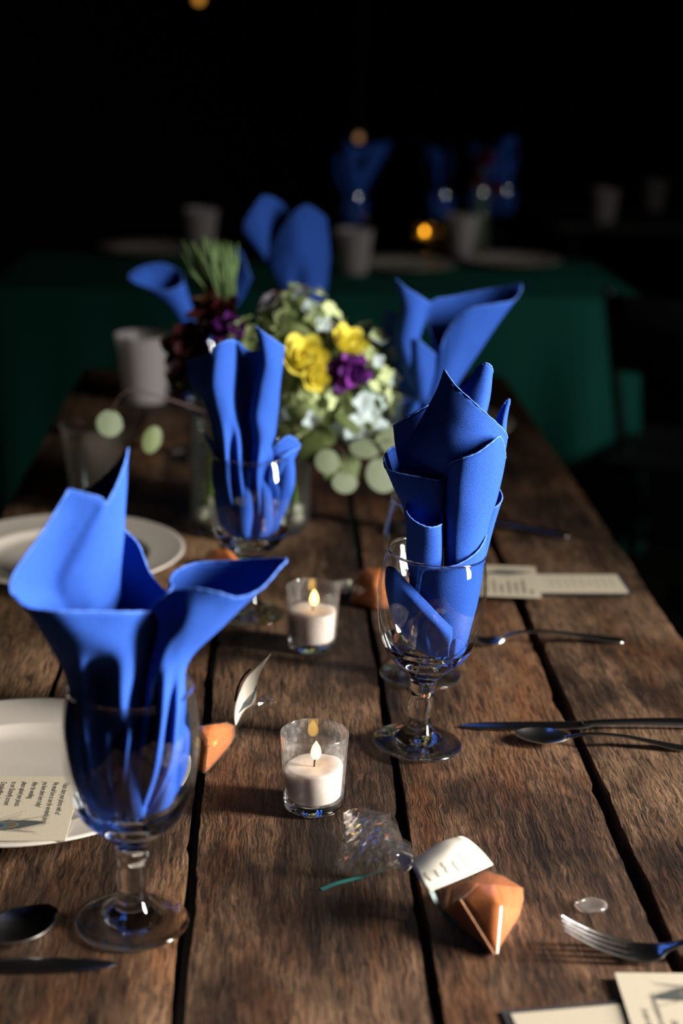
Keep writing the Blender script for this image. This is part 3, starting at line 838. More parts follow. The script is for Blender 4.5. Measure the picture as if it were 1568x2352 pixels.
# -- napkins further back
gl_b = at_y(955, 1200, 1.93); gl_b.z = T + 0.004
goblet_b = make_goblet('goblet behind the flowers holding the napkin spread like two wings', gl_b, R(1.0), seg=48)
YB = gl_b.y
NB = [
    ([[(908, 640, 0.8), (932, 660, 1.4), (962, 680, 1.4), (988, 697, 0.6)], [(916, 700, 0.9), (934, 712, 1.8), (956, 724, 1.8), (980, 735, 0.8)],
      [(905, 775, 1.0), (922, 782, 2.0), (945, 785, 2.0), (962, 785, 1.0)], [(922, 838, 1.2), (936, 842, 2.0), (954, 842, 2.0), (970, 840, 1.2)],
      [(950, 905, 0.8), (958, 908, 1.2), (970, 908, 1.2), (980, 905, 0.8)]], False, 1),
    ([[(1010, 800, 2.4), (1024, 768, 2.6), (1046, 735, 2.8), (1084, 708, 3.0), (1140, 698, 2.4), (1182, 688, 1.2), (1196, 653, 0.2), (1150, 660, -1.2), (1102, 668, -1.8), (1045, 680, -1.6), (990, 694, -0.4), (985, 750, 1.0)],
      [(1004, 850, 2.2), (1014, 836, 2.4), (1030, 822, 2.6), (1052, 812, 2.5), (1078, 806, 1.8), (1102, 800, 0.9), (1110, 786, 0.1), (1090, 770, -1.0), (1060, 768, -1.4), (1028, 772, -1.2), (1000, 786, -0.3), (995, 818, 1.0)],
      [(992, 900, 1.8), (1000, 894, 2.0), (1012, 888, 2.1), (1028, 884, 1.8), (1042, 880, 1.2), (1054, 876, 0.5), (1056, 868, 0), (1046, 860, -0.8), (1030, 858, -1.0), (1012, 860, -0.8), (996, 868, -0.2), (990, 884, 0.9)],
      [(975, 960, 1.2), (980, 956, 1.3), (988, 953, 1.3), (996, 951, 1.1), (1004, 949, 0.7), (1010, 946, 0.3), (1010, 942, 0), (1004, 938, -0.4), (994, 937, -0.6), (984, 938, -0.4), (976, 943, 0), (973, 952, 0.6)]], True, 1),
    ([[(880, 722, -1.2), (890, 712, -1.0), (906, 718, -0.6), (924, 735, -0.4)], [(876, 790, -1.2), (892, 785, -0.8), (912, 790, -0.3), (930, 800, 0)],
      [(905, 870, -0.8), (920, 870, -0.4), (938, 872, 0), (955, 875, 0.2)], [(945, 930, -0.4), (955, 930, -0.2), (965, 930, 0), (975, 930, 0.2)]], False, 1),
    ([[(940, 790, 1.8), (956, 778, 2.4), (972, 790, 2.4), (1000, 815, 2.2)], [(946, 860, 1.9), (960, 856, 2.5), (976, 858, 2.5), (996, 865, 2.0)], [(960, 930, 1.2), (968, 930, 1.6), (978, 930, 1.6), (988, 930, 1.2)]], False, 1),
]
nap_b = make_napkin('blue napkin spread like two wings, right of the flowers', goblet_b, YB, NB, (0.0815, 0.170, 8, 1.2, 0.25, 0.92, 2.9, 0.0))

gl_f = at_y(690, 985, 2.52); gl_f.z = T + 0.001
goblet_f = make_goblet('goblet at the far end of the table, behind the flowers', gl_f, 0, seg=40)
NF = [
    ([[(607, 450, 0.2), (580, 482, 1.4), (560, 520, 1.6), (572, 555, 0.6), (604, 572, -1.0), (640, 545, -2.0), (662, 510, -2.4), (650, 470, -1.4)],
      [(632, 560, 0.4), (622, 580, 1.2), (615, 600, 1.4), (622, 618, 0.8), (640, 626, -0.4), (660, 610, -1.2), (672, 592, -1.6), (660, 572, -0.8)],
      [(668, 660, 0.4), (660, 668, 0.8), (656, 676, 0.9), (660, 684, 0.5), (668, 688, -0.2), (680, 682, -0.8), (686, 674, -1.0), (680, 664, -0.4)]], True, 1),
    ([[(618, 584, 1.6), (645, 532, 2.2), (676, 488, 2.2), (704, 472, 1.6), (734, 488, 0.8), (750, 505, 0.0)],
      [(622, 615, 1.8), (652, 590, 2.8), (684, 575, 3.2), (712, 570, 2.4), (740, 572, 1.0), (757, 575, -0.2)],
      [(640, 650, 1.8), (660, 640, 2.4), (682, 638, 2.2), (712, 640, 2.6), (736, 640, 1.4), (753, 640, 0.0)],
      [(660, 700, 1.4), (672, 700, 1.9), (686, 700, 1.4), (706, 700, 2.2), (726, 700, 1.2), (742, 700, 0.2)],
      [(676, 780, 0.8), (684, 780, 1.1), (692, 780, 1.0), (704, 780, 1.2), (714, 780, 0.8), (722, 780, 0.2)]], False, 1),
]
make_napkin('dim blue napkin with two rounded leaves rising behind the flower heads', goblet_f, gl_f.y, NF, (0.0815, 0.170, 8, 1.2, 0.25, 0.92, 6.9, 0.0))
gl_d = at_y(455, 1010, 2.30); gl_d.z = T + 0.001
goblet_d = make_goblet('goblet on the shaded left side, behind the dark red flowers', gl_d, 0, seg=40)
ND = [
    ([[(298, 632, 0.2), (330, 612, -1.0), (372, 606, -1.2), (410, 622, -0.6), (420, 650, 1.6), (385, 668, 2.4), (340, 660, 2.0), (308, 648, 1.0)],
      [(380, 690, 0.2), (392, 678, -0.6), (410, 672, -0.9), (428, 678, -0.6), (436, 692, 0.6), (424, 706, 1.5), (402, 708, 1.5), (386, 702, 0.9)],
      [(430, 770, 0.4), (438, 764, -0.2), (446, 762, -0.5), (456, 764, -0.4), (460, 772, 0.2), (454, 780, 0.7), (442, 782, 0.9), (434, 778, 0.7)]], True, 1),
    ([[(530, 572, -1.0), (546, 570, -0.2), (562, 600, 0.8), (576, 640, 1.6)], [(510, 650, -0.8), (530, 650, 0.2), (546, 660, 1.0), (558, 680, 1.6)],
      [(480, 720, -0.2), (496, 720, 0.6), (510, 726, 1.0), (520, 735, 1.2)], [(460, 790, 0.2), (468, 790, 0.6), (476, 792, 0.4), (482, 795, 0)]], False, 1),
]
make_napkin('dark blue napkin drooping to the left of the green stems', goblet_d, gl_d.y, ND, (0.0815, 0.170, 8, 1.2, 0.25, 0.92, 3.3, 0.0))

# ---------------------------------------------------------------- votive candles
V_OUT = [(0.0205, 0.0), (0.0232, 0.0010), (0.0242, 0.0035), (0.0246, 0.0100), (0.0256, 0.0300), (0.0266, 0.0500), (0.0274, 0.0640)]
V_IN = [(0.0260, 0.0640), (0.0252, 0.0500), (0.0242, 0.0300), (0.0232, 0.0110), (0.0222, 0.0085), (0.0, 0.0080)]
def make_votive(px, py, hl, cl, wax_h=0.036, tilt=0.0, power=0.16, pos=None, fmat='flame', seg=56):
    b = pos or at_z(px, py)
    b.z = T + 0.0006 if pos is None else pos.z
    prof = [(0, 0.0004)] + V_OUT + [(0.0272, 0.0650), (0.0266, 0.0653), (0.0261, 0.0649)] + V_IN
    mf = lambda a, c: 1 if max(a[1], c[1]) < 0.0105 else 0
    h = MB().lathe(prof, seg, mfun=mf).build('votive_holder', [M['votive_glass'], M['glass']])
    h.location = b
    tag(h, hl, 'candle holder', 'glass votive holders')
    c = empty('votive_candle', b + Vector((0, 0, 0.0092)), cl, 'candle', 'lit votive candles')
    w = wax_h - 0.0092
    r1 = lerp_prof(list(reversed(V_IN)), 0.012) - 0.0012
    r2 = lerp_prof(list(reversed(V_IN)), wax_h) - 0.0012
    wm = MB().lathe([(0, 0), (r1 - 0.002, 0), (r1, 0.002), (r2, w - 0.0025), (r2 - 0.0008, w - 0.0008), (r2 - 0.003, w), (r2 * 0.55, w - 0.0006), (0.004, w - 0.0016), (0, w - 0.0018)], 48)
    for v in wm.v:
        if v.z > w * 0.6:
            v.z += noise.noise(v * 70) * 0.0012 + tilt * v.x
    wm.build('wax', M['wax'], c)
    MB().tube([(0, 0, w - 0.003), (0.0004, 0, w + 0.003), (0.0016, 0.0003, w + 0.0068)], [0.0007, 0.0007, 0.0005], 8).build('wick', M['wick'], c)
    fl = [(r * 1.2, z * 1.25) for r, z in ((0.0, 0.0), (0.0020, 0.0010), (0.0034, 0.0032), (0.0036, 0.0056), (0.0029, 0.0084), (0.0016, 0.0108), (0.0005, 0.0126), (0.0, 0.0132))]
    f = MB().lathe(fl, 20, c=(0.0014, 0, w + 0.0042)).build('flame', M[fmat], c)
    lp = bpy.data.lights.new('candle_glow', 'POINT')
    lp.energy = power
    lp.color = (1.0, 0.56, 0.20)
    lp.shadow_soft_size = 0.003
    lo = bpy.data.objects.new('candle_glow', lp)
    link(lo, c)
    lo.location = (0.0014, 0, w + 0.0125)
    return h, c
make_votive(719, 1852, 'clear glass votive holder in front, smudged, beside the spice bag', 'lit white candle in the front votive holder', 0.0365, 0.06, 0.20)
make_votive(716, 1487, 'clear glass votive holder further back, between the goblets', 'lit white candle in the votive holder further back', 0.041, -0.03, 0.40)

# ---------------------------------------------------------------- plates
def make_plate(label, px, py, group='cream dinner plates', pos=None):
    b = pos or at_z(px, py)
    if pos is None: b.z = T + 0.0008
    prof = [(0, 0.0016), (0.060, 0.0016), (0.066, 0.0000), (0.072, 0.0000), (0.074, 0.0020), (0.092, 0.0062), (0.130, 0.0150), (0.1375, 0.0168), (0.1392, 0.0180), (0.1385, 0.0192),
            (0.1345, 0.0190), (0.1000, 0.0122), (0.0985, 0.0124), (0.0960, 0.0112), (0.0900, 0.0078), (0.0840, 0.0058), (0.0760, 0.0050), (0, 0.0048)]
    p = MB().lathe(prof, 96).build('dinner_plate', M['china'])
    p.location = b
    return tag(p, label, 'plate', group)
plate_l = make_plate('cream dinner plate under the printed card, cut off at the left edge', 50, 1806)
make_plate('dim cream dinner plate on the left, behind the bright blue napkin', 150, 1293)
make_plate('dinner plate with only its rim peeking out right of the rolled napkin', 975, 990)

# ---------------------------------------------------------------- cards
def frame_from(o, xp):
    """card frame: origin o, x axis towards xp, z up"""
    x = (xp - o); x.z = 0; x.normalize()
    z = Vector((0, 0, 1))
    y = z.cross(x)
    return Matrix(((x.x, y.x, z.x), (x.y, y.y, z.y), (x.z, y.z, z.z)))
def text_mesh(name, lines, size, mat, parent, shear=0.35, sx=0.72):
    mb_v, mb_f = [], []
    for txt, x, y in lines:
        cu = bpy.data.curves.new('t', 'FONT')
        cu.body = txt
        cu.size = size
        cu.shear = shear
        cu.resolution_u = 2
        cu.offset = size * 0.004
        ob = bpy.data.objects.new('t', cu)
        COL.objects.link(ob)
        dg = bpy.context.evaluated_depsgraph_get()
        me = bpy.data.meshes.new_from_object(ob.evaluated_get(dg))
        n = len(mb_v)
        mb_v += [Vector((v.co.x * sx + x, v.co.y + y, 0)) for v in me.vertices]
        mb_f += [tuple(i + n for i in p.vertices) for p in me.polygons]
        bpy.data.objects.remove(ob, do_unlink=True)
        bpy.data.curves.remove(cu)
        bpy.data.meshes.remove(me)
    return mobj(name, mb_v, mb_f, mat, parent, smooth=False)
def feather(parent, c, length, ang, z, seed=1):
    """peacock feather print: dark vane, rings of colour, loose barbs; x axis runs to the quill tip"""
    random.seed(seed)
    mb = MB()
    ca, sa = math.cos(ang), math.sin(ang)
    def P(x, y, zz):
        return Vector((c[0] + x * ca - y * sa, c[1] + x * sa + y * ca, z + zz))
    def ell(cx, rx, ry, zz, m, pt=0.0):
        n = 28
        v = [P(cx, 0, zz)]
        for j in range(n):
            a = 2 * math.pi * j / n
            k = 1 + pt * max(0, math.cos(a)) ** 3
            v.append(P(cx + rx * math.cos(a) * k, ry * math.sin(a), zz))
        mb.add(v, [(0, 1 + j, 1 + (j + 1) % n) for j in range(n)], m)
    l = length
    ell(0.0, 0.36 * l, 0.15 * l, 0, 0, 0.55)
    ell(-0.07 * l, 0.24 * l, 0.115 * l, 0.00006, 1)
    ell(-0.06 * l, 0.20 * l, 0.095 * l, 0.00012, 2)
    ell(-0.12 * l, 0.12 * l, 0.080 * l, 0.00018, 3)
    ell(-0.13 * l, 0.065 * l, 0.05 * l, 0.00024, 4)
    for i in range(26):
        s = 1 if i % 2 else -1
        x0 = -0.55 * l + random.uniform(-0.1, 0.25) * l
        pts = []
        L2 = random.uniform(0.5, 1.0) * l
        sp = random.uniform(0.12, 0.40) * s
        cv = random.uniform(-0.25, 0.3) * s
        for q in range(9):
            t = q / 8
            pts.append((x0 + L2 * t, (sp * t - cv * t * t * 0.8) * l * 0.8 + s * 0.02 * l))
        w = 0.0026 * l * random.uniform(0.7, 2.2)
        vv = []
        for q, (x, y) in enumerate(pts):
            ww = w * (1 - 0.8 * q / 8) + 0.0015 * l
            vv += [P(x, y - ww, 0.00003), P(x, y + ww, 0.00003)]
        mb.add(vv, [(2 * q, 2 * q + 2, 2 * q + 3, 2 * q + 1) for q in range(8)], 0)
    return mb.build('feather_print', [M['f_dark'], M['f_ring'], M['f_brown'], M['f_teal'], M['f_violet']], parent, smooth=False)
def card_body(name, w, h, mat, parent, th=0.0006, x0=0.0, y0=0.0, bend=0.0):
    n = 10
    top = [[Vector((x0 + w * j / n, y0 - h * i, th + bend * math.sin(math.pi * j / n))) for j in range(n + 1)] for i in (0, 1)]
    bot = [[p - Vector((0, 0, th)) for p in r] for r in top]
    mb = MB().grid([top[1], top[0]]).grid([bot[0], bot[1]])
    for a, b in ((top[0], bot[0]), (bot[1], top[1])):
        mb.grid([b, a])
    mb.add([top[0][0], top[1][0], bot[1][0], bot[0][0]], [(0, 1, 2, 3)])
    mb.add([top[0][-1], bot[0][-1], bot[1][-1], top[1][-1]], [(0, 1, 2, 3)])
    return mb.build(name, mat, parent, smooth=False)
NOTE = ['Please share your photos with us!', 'We would love to see the wonderful photos', 'you have taken here today!', 'After the wedding,',
        'please upload your photos', 'to our Shutterfly account:', 'CrystalandBrian.shutterfly.com', 'Password:']
def note_card(label, o, xp, lift, w=0.108, h=0.079, fz=0.0):
    rt = frame_from(o, xp).to_euler()
    e = empty('printed_note_card', Vector((o.x, o.y, T + lift)), label, 'card', 'printed note cards', rot=rt)
    sh = card_body('card_sheet', w, h, M['card'], e)
    lines = []
    for i, t in enumerate(NOTE):
        lines.append((t, 0.010 if i else 0.012, -0.0130 - i * 0.0083))
    text_mesh('printed_text', lines, 0.0066, M['ink'], sh, sx=0.60).location = (0, 0, 0.00075)
    feather(sh, (0.084, -0.046, 0), 0.048, R(101), 0.00078, 3)
    return e
o1 = at_z(189, 1782, 0.021)
note_card('cream note card with script text and peacock feather lying on the near plate', o1, at_z(151, 1924, 0.021), 0.0198)
# near-left corner of the card on the right side, reading away from the camera
c2 = at_z(1243, 1382, 0.002)
dirx = (at_z(1226, 1303, 0.002) - c2).normalized()
left = Vector((-dirx.y, dirx.x, 0))
note_card('cream note card with feather lying right of the rolled napkin, overlapping a second card', c2 + left * 0.079, c2 + left * 0.079 + dirx, 0.0062)
c3 = at_z(1410, 2243, 0.002)
# front right note: near edge out of frame; feather towards the right
dir3 = (c3 - at_z(1445, 2352, 0.002)).normalized()
left3 = Vector((-dir3.y, dir3.x, 0))
o3 = c3 - dir3 * 0.108
e3 = note_card('cream note card with feather in the bottom right corner, over a black-edged card', o3, o3 + dir3, 0.0045)

def backed_card(label, o, xp, w, h, lift, n_lines, border=0.005):
    """cream insert glued on a slightly larger black card; o = far left corner of the insert, x axis to xp"""
    rt = frame_from(o, xp).to_euler()
    e = empty('menu_card', Vector((o.x, o.y, T + lift)), label, 'card', 'menu cards on black backing', rot=rt)
    card_body('black_backing', w + 2 * border, h + 2 * border, M['black_card'], e, 0.0007, -border, border)
    s = card_body('cream_insert', w, h, M['card'], e, 0.0006)
    s.location.z = 0.0008
    random.seed(5)
    mb = MB()
    for i in range(n_lines):
        x = w * (0.30 + 0.60 * i / max(1, n_lines - 1))
        ll = h * random.uniform(0.25, 0.5)
        y = -h * 0.5 - ll / 2
        while y < -h * 0.5 + ll / 2:
            seg = random.uniform(0.003, 0.008)
            mb.box((x, y + seg / 2, 0.00068), (0.0016, seg, 0.00005))
            y += seg + 0.0016
    mb.build('printed_lines', M['grey_ink'], s, smooth=False)
    return e
backed_card('long cream card on black backing, right of the feather note', at_z(1185, 1325, 0.002), at_z(1396, 1326, 0.002), 0.1175, 0.062, 0.0040, 9)
backed_card('cream card on black backing cut off by the bottom edge', at_z(1172, 2331, 0.002), at_z(1430, 2308, 0.002), 0.125, 0.10, 0.0015, 8)

# ---------------------------------------------------------------- cutlery
def strip(mb, secs, n=14):
    """flat bar: sections (x, half width, z, half thickness) lofted smoothly along x"""
    pts = catmull([Vector((s[0], s[1], s[2])) for s in secs], 6)
    ths = catmull([Vector((s[3], 0, 0)) for s in secs], 6)
    rings = []
    for p, t in zip(pts, ths):
        row = []
        for j in range(n):
            a = 2 * math.pi * j / n
            ca, sa = math.cos(a), math.sin(a)
            row.append(Vector((p.x, max(0.0003, p.y) * math.copysign(abs(ca) ** 0.7, ca), p.z + max(0.0003, t.x) * sa)))
        rings.append(row)
    mb.grid(rings, closed=True)
    mb.add(rings[0], [tuple(reversed(range(n)))])
    mb.add(rings[-1], [tuple(range(n))])
    return mb
def put(e, p_head, p_tail, lift, tail_len=None, k=1.0):
    """local +x runs from the head towards the handle end"""
    d = p_tail - p_head
    e.scale = (k, k, k)
    if tail_len:
        d.z = 0
        p_head = p_tail - d.normalized() * tail_len * k
    e.location = Vector((p_head.x, p_head.y, T + lift))
    e.rotation_euler = (0, 0, math.atan2(d.y, d.x))
def make_fork(label, head, tail, lift=0.0016, by_tail=False, k=1.0):
    e = empty('dinner_fork', (0, 0, 0), label, 'fork', 'forks')
    put(e, head, tail, lift, 0.199 if by_tail else None, k)
    h = strip(MB(), [(0.046, 0.0118, 0.0028, 0.0010), (0.056, 0.0128, 0.0012, 0.0011), (0.066, 0.0105, 0.0022, 0.0013), (0.074, 0.0050, 0.0060, 0.0015), (0.090, 0.0032, 0.0105, 0.0017),
                      (0.120, 0.0038, 0.0110, 0.0015), (0.150, 0.0060, 0.0070, 0.0013), (0.180, 0.0086, 0.0030, 0.0012), (0.194, 0.0085, 0.0016, 0.0010), (0.199, 0.0045, 0.0014, 0.0007)])
    h.build('handle', M['steel'], e)
    for k in range(4):
        y = (-1.5 + k) * 0.0072
        t = strip(MB(), [(0.0, 0.0006, 0.0225, 0.0005), (0.010, 0.0012, 0.0165, 0.0008), (0.024, 0.0015, 0.0095, 0.0010), (0.038, 0.0018, 0.0048, 0.0010), (0.050, 0.0022, 0.0022, 0.0010)], 8)
        for v in t.v: v.y += y * (0.86 + 0.14 * min(1, v.x / 0.03))
        t.build('tine', M['steel'], e)
    return e
def make_spoon(label, head, tail, lift=0.0012, roll=0.0, by_tail=False, k=1.0):
    e = empty('soup_spoon', (0, 0, 0), label, 'spoon', 'spoons')
    put(e, head, tail, lift, 0.191 if by_tail else None, k)
    h = strip(MB(), [(0.056, 0.0060, 0.0066, 0.0010), (0.064, 0.0040, 0.0085, 0.0015), (0.082, 0.0030, 0.0120, 0.0017), (0.115, 0.0036, 0.0120, 0.0015), (0.145, 0.0058, 0.0078, 0.0013),
                      (0.172, 0.0084, 0.0032, 0.0012), (0.186, 0.0082, 0.0016, 0.0010), (0.191, 0.0044, 0.0014, 0.0007)])
    h.build('handle', M['steel'], e)
    g, g2 = [], []
    for i in range(17):
        t = i / 16
        x = 0.060 * t
        hw = 0.0205 * math.sin(math.pi * min(1, (t * 0.94 + 0.03))) ** 0.62
        row, row2 = [], []
        for j in range(15):
            u = -1 + 2 * j / 14
            dep = 0.0085 * (1 - u * u) * math.sin(math.pi * t) ** 0.7
            rim = 0.0086 - 0.001 * math.sin(math.pi * t)
            row.append(Vector((x, hw * u, rim - dep)))
            row2.append(Vector((x, hw * u * 1.01, rim - dep - 0.0009)))
        g.append(row); g2.append(row2)
    b = MB().grid(g).grid([list(reversed(r)) for r in g2])
    b.grid([[r[0] for r in g], [r[0] for r in g2]]).grid([[r[-1] for r in g2], [r[-1] for r in g]])
    b.build('spoon_bowl', M['steel'], e)
    return e
def make_knife(label, head, tail, lift=0.0014, by_tail=False, k=1.0):
    e = empty('table_knife', (0, 0, 0), label, 'knife', 'knives')
    put(e, head, tail, lift, 0.234 if by_tail else None, k)
    bl = strip(MB(), [(0.0, 0.0010, 0.0006, 0.0004), (0.008, 0.0056, 0.0006, 0.0006), (0.025, 0.0084, 0.0007, 0.0008), (0.060, 0.0092, 0.0009, 0.0010), (0.100, 0.0086, 0.0012, 0.0013), (0.118, 0.0066, 0.0020, 0.0018)], 16)
    for v in bl.v:
        if v.y < -0.004 and v.x < 0.075:
            v.y += 0.0009 * math.sin(v.x * 2600)
    bl.build('blade', M['steel'], e)
    strip(MB(), [(0.112, 0.0052, 0.0024, 0.0020), (0.130, 0.0054, 0.0034, 0.0028), (0.170, 0.0066, 0.0040, 0.0034), (0.210, 0.0084, 0.0036, 0.0032), (0.228, 0.0084, 0.0030, 0.0026), (0.234, 0.0048, 0.0026, 0.0016)]).build('handle', M['steel'], e)
    return e
make_fork('fork in the bottom right foreground, tines up, beside the small wax drop', at_z(1286, 2190), at_z(1568, 2198))
make_knife('knife lying crosswise right of the rolled napkin goblet', at_z(1056, 1672), at_z(1568, 1672))
make_spoon('spoon lying along the knife, right of the rolled napkin goblet', at_z(1182, 1702), at_z(1568, 1724), k=0.80)
make_fork('blurred fork in front of the cards on the right', at_z(1106, 1478), at_z(1432, 1476), by_tail=True)
make_knife('far blurred knife on the right, behind the cards', at_z(1118, 1206), at_z(1308, 1239), by_tail=True)
make_spoon('spoon cut off by the left edge, beside the nearest goblet foot', at_z(124, 2110), at_z(0, 2172))
make_knife('serrated knife cut off by the left edge, below the nearest goblet foot', at_z(268, 2220), at_z(0, 2223))

# ---------------------------------------------------------------- spice favour bags
def hull(name, pts, mat, parent, loc, inflate=0.0, sub=1):
    bm = bmesh.new()
    c = Vector((0, 0, 0))
    for p in pts: c += p
    c /= len(pts)
    for p in pts:
        d = p - c
        bm.verts.new(p + d.normalized() * inflate - loc)
    r = bmesh.ops.convex_hull(bm, input=bm.verts)
    junk = [g for g in set(r['geom_interior'] + r['geom_unused']) if isinstance(g, bmesh.types.BMVert)]
    bmesh.ops.delete(bm, geom=junk, context='VERTS')
    bmesh.ops.triangulate(bm, faces=bm.faces)
    if sub:
        bmesh.ops.subdivide_edges(bm, edges=bm.edges[:], cuts=3, use_grid_fill=True)
        for v in bm.verts:
            q = (v.co + loc) * 90
            v.co += Vector((noise.noise(q), noise.noise(q + Vector((5, 1, 2))), noise.noise(q + Vector((1, 7, 3))))) * 0.0009
    bmesh.ops.recalc_face_normals(bm, faces=bm.faces)
    me = bpy.data.meshes.new(name)
    bm.to_mesh(me); bm.free()
    me.materials.append(mat)
    if inflate == 0:
        me.polygons.foreach_set('use_smooth', [True] * len(me.polygons))
    return link(bpy.data.objects.new(name, me), parent)
def ribbon(mb, pts, w, up=Vector((0, 0, 1))):
    P = catmull([Vector(p) for p in pts], 6)
    a, b = [], []
    for i, p in enumerate(P):
        d = P[min(i + 1, len(P) - 1)] - P[max(i - 1, 0)]
        s = d.cross(up)
        s = s.normalized() * w / 2 if s.length > 1e-8 else Vector((w / 2, 0, 0))
        a.append(p - s); b.append(p + s)
    mb.grid([a, b])
def sheet_solid(o, th):
    m = o.modifiers.new('thickness', 'SOLIDIFY'); m.thickness = th; m.offset = 0
# front bag
fb = at_z(1085, 2085)
bag = empty('spice_favor_bag', Vector((fb.x, fb.y, T)), 'cellophane bag of orange spice with folded ivory tag in the right foreground', 'gift bag', 'spice favour bags')
L0 = bag.location
bagp = [at_z(1138, 2188, 0.006), at_z(1128, 2190, 0.001), at_z(1194, 2089, 0.010), at_z(1201, 2041, 0.010), at_z(1151, 2010, 0.013), at_z(1112, 1998, 0.016), at_z(1032, 2034, 0.012),
        at_z(1020, 2091, 0.005), at_z(1053, 2127, 0.002), at_z(1108, 2154, 0.002), at_z(1058, 2066, 0.026), at_z(1151, 2080, 0.029), at_z(1136, 2036, 0.031), at_z(1080, 2030, 0.030),
        at_z(1190, 2110, 0.001), at_z(1200, 2070, 0.001), at_z(1040, 2060, 0.001)]
hull('spice', bagp, M['powder'], bag, L0)
film1 = hull('film', bagp, M['film'], bag, L0, 0.0016, 0)
for a, b in (((1058, 2066, 0.0285), (1136, 2192, 0.006)), ((1151, 2082, 0.0315), (1142, 2190, 0.007))):
    sm_ = MB()
    p, q = at_z(*a), at_z(*b)
    ribbon(sm_, [p, p.lerp(q, 0.33), p.lerp(q, 0.66), q], 0.0008, Vector((0.5, -0.2, 0.8)))
    sm_.build('film_seam', M['film_seam'], film1, loc=L0)
# gathered cellophane above the tie
rows = [[at_z(948, 1952, 0.014), at_z(944, 1962, 0.022), at_z(938, 1972, 0.020), at_z(930, 1986, 0.008)],
        [at_z(905, 1900, 0.018), at_z(898, 1925, 0.030), at_z(890, 1955, 0.026), at_z(880, 1996, 0.006)],
        [at_z(888, 1866, 0.022), at_z(862, 1900, 0.036), at_z(850, 1945, 0.028), at_z(842, 2008, 0.004)],
        [at_z(838, 1856, 0.026), at_z(825, 1895, 0.036), at_z(812, 1945, 0.026), at_z(800, 2006, 0.003)],
        [at_z(792, 1862, 0.020), at_z(788, 1898, 0.026), at_z(784, 1945, 0.018), at_z(768, 1990, 0.002)]]
g = loft(rows, 4, 4)
random.seed(8)
for i, row in enumerate(g):
    for j, p in enumerate(row):
        row[j] = p + Vector((random.uniform(-1, 1), random.uniform(-1, 1), random.uniform(-0.6, 1))) * 0.0022
MB().grid(g).build('gathered_film', M['film'], bag, smooth=False, loc=L0)
MB().grid([[p + Vector((0.002, 0.003, -0.4 * (p.z - T))) for p in r] for r in g]).build('gathered_film', M['film'], bag, smooth=False, loc=L0)
tg = loft([[at_z(982, 2050, 0.032), at_z(1030, 2030, 0.036), at_z(1082, 2008, 0.038), at_z(1131, 1986, 0.036)],
           [at_z(966, 2026, 0.037), at_z(1012, 2000, 0.041), at_z(1062, 1974, 0.043), at_z(1106, 1956, 0.041)],
           [at_z(952, 2000, 0.038), at_z(992, 1972, 0.043), at_z(1036, 1946, 0.046), at_z(1074, 1928, 0.043)],
           [at_z(940, 1986, 0.034), at_z(978, 1956, 0.038), at_z(1018, 1932, 0.040), at_z(1054, 1922, 0.036)],
           [at_z(934, 1992, 0.026), at_z(968, 1966, 0.028), at_z(1004, 1945, 0.030), at_z(1040, 1932, 0.026)]], 5, 5)
tagm = MB().grid(tg).build('tag_card', M['tag'], bag, loc=L0)
sheet_solid(tagm, 0.0005)
fl = MB().grid(loft([[at_z(901, 1948, 0.022), at_z(924, 1956, 0.026), at_z(948, 1965, 0.028)], [at_z(914, 1974, 0.020), at_z(930, 1976, 0.024), at_z(946, 1978, 0.026)], [at_z(928, 2004, 0.016), at_z(935, 2000, 0.020), at_z(943, 1994, 0.022)]], 4, 4)).build('tag_flap', M['tag'], bag, loc=L0)
sheet_solid(fl, 0.0005)
ink = MB()
random.seed(12)
nr, nc = 11, len(tg[0])
for q in range(6):
    j0 = 2 + q * 2
    pts = []
    for i in range(2, 8):
        p = tg[min(i, len(tg) - 1)][min(j0, nc - 1)]
        pts.append(p + Vector((random.uniform(-.0006, .0006), 0, 0.0006)))
    ribbon(ink, pts[random.randint(0, 1):random.randint(4, 6)], 0.0009)
ink.build('tag_print', M['grey_ink'], tagm, smooth=False, loc=L0)
rb = MB()
ribbon(rb, [at_z(738, 2043, 0.001), at_z(770, 2030, 0.002), at_z(806, 2020, 0.002), at_z(845, 2010, 0.003), at_z(900, 1992, 0.012), at_z(945, 1972, 0.026)], 0.0042)
rb.build('ribbon', M['ribbon'], bag, loc=L0)
rb = MB()
ribbon(rb, [at_z(990, 2046, 0.022), at_z(1006, 2078, 0.014), at_z(1026, 2104, 0.007), at_z(1046, 2124, 0.003)], 0.0042)
rb.build('ribbon', M['ribbon'], bag, loc=L0)

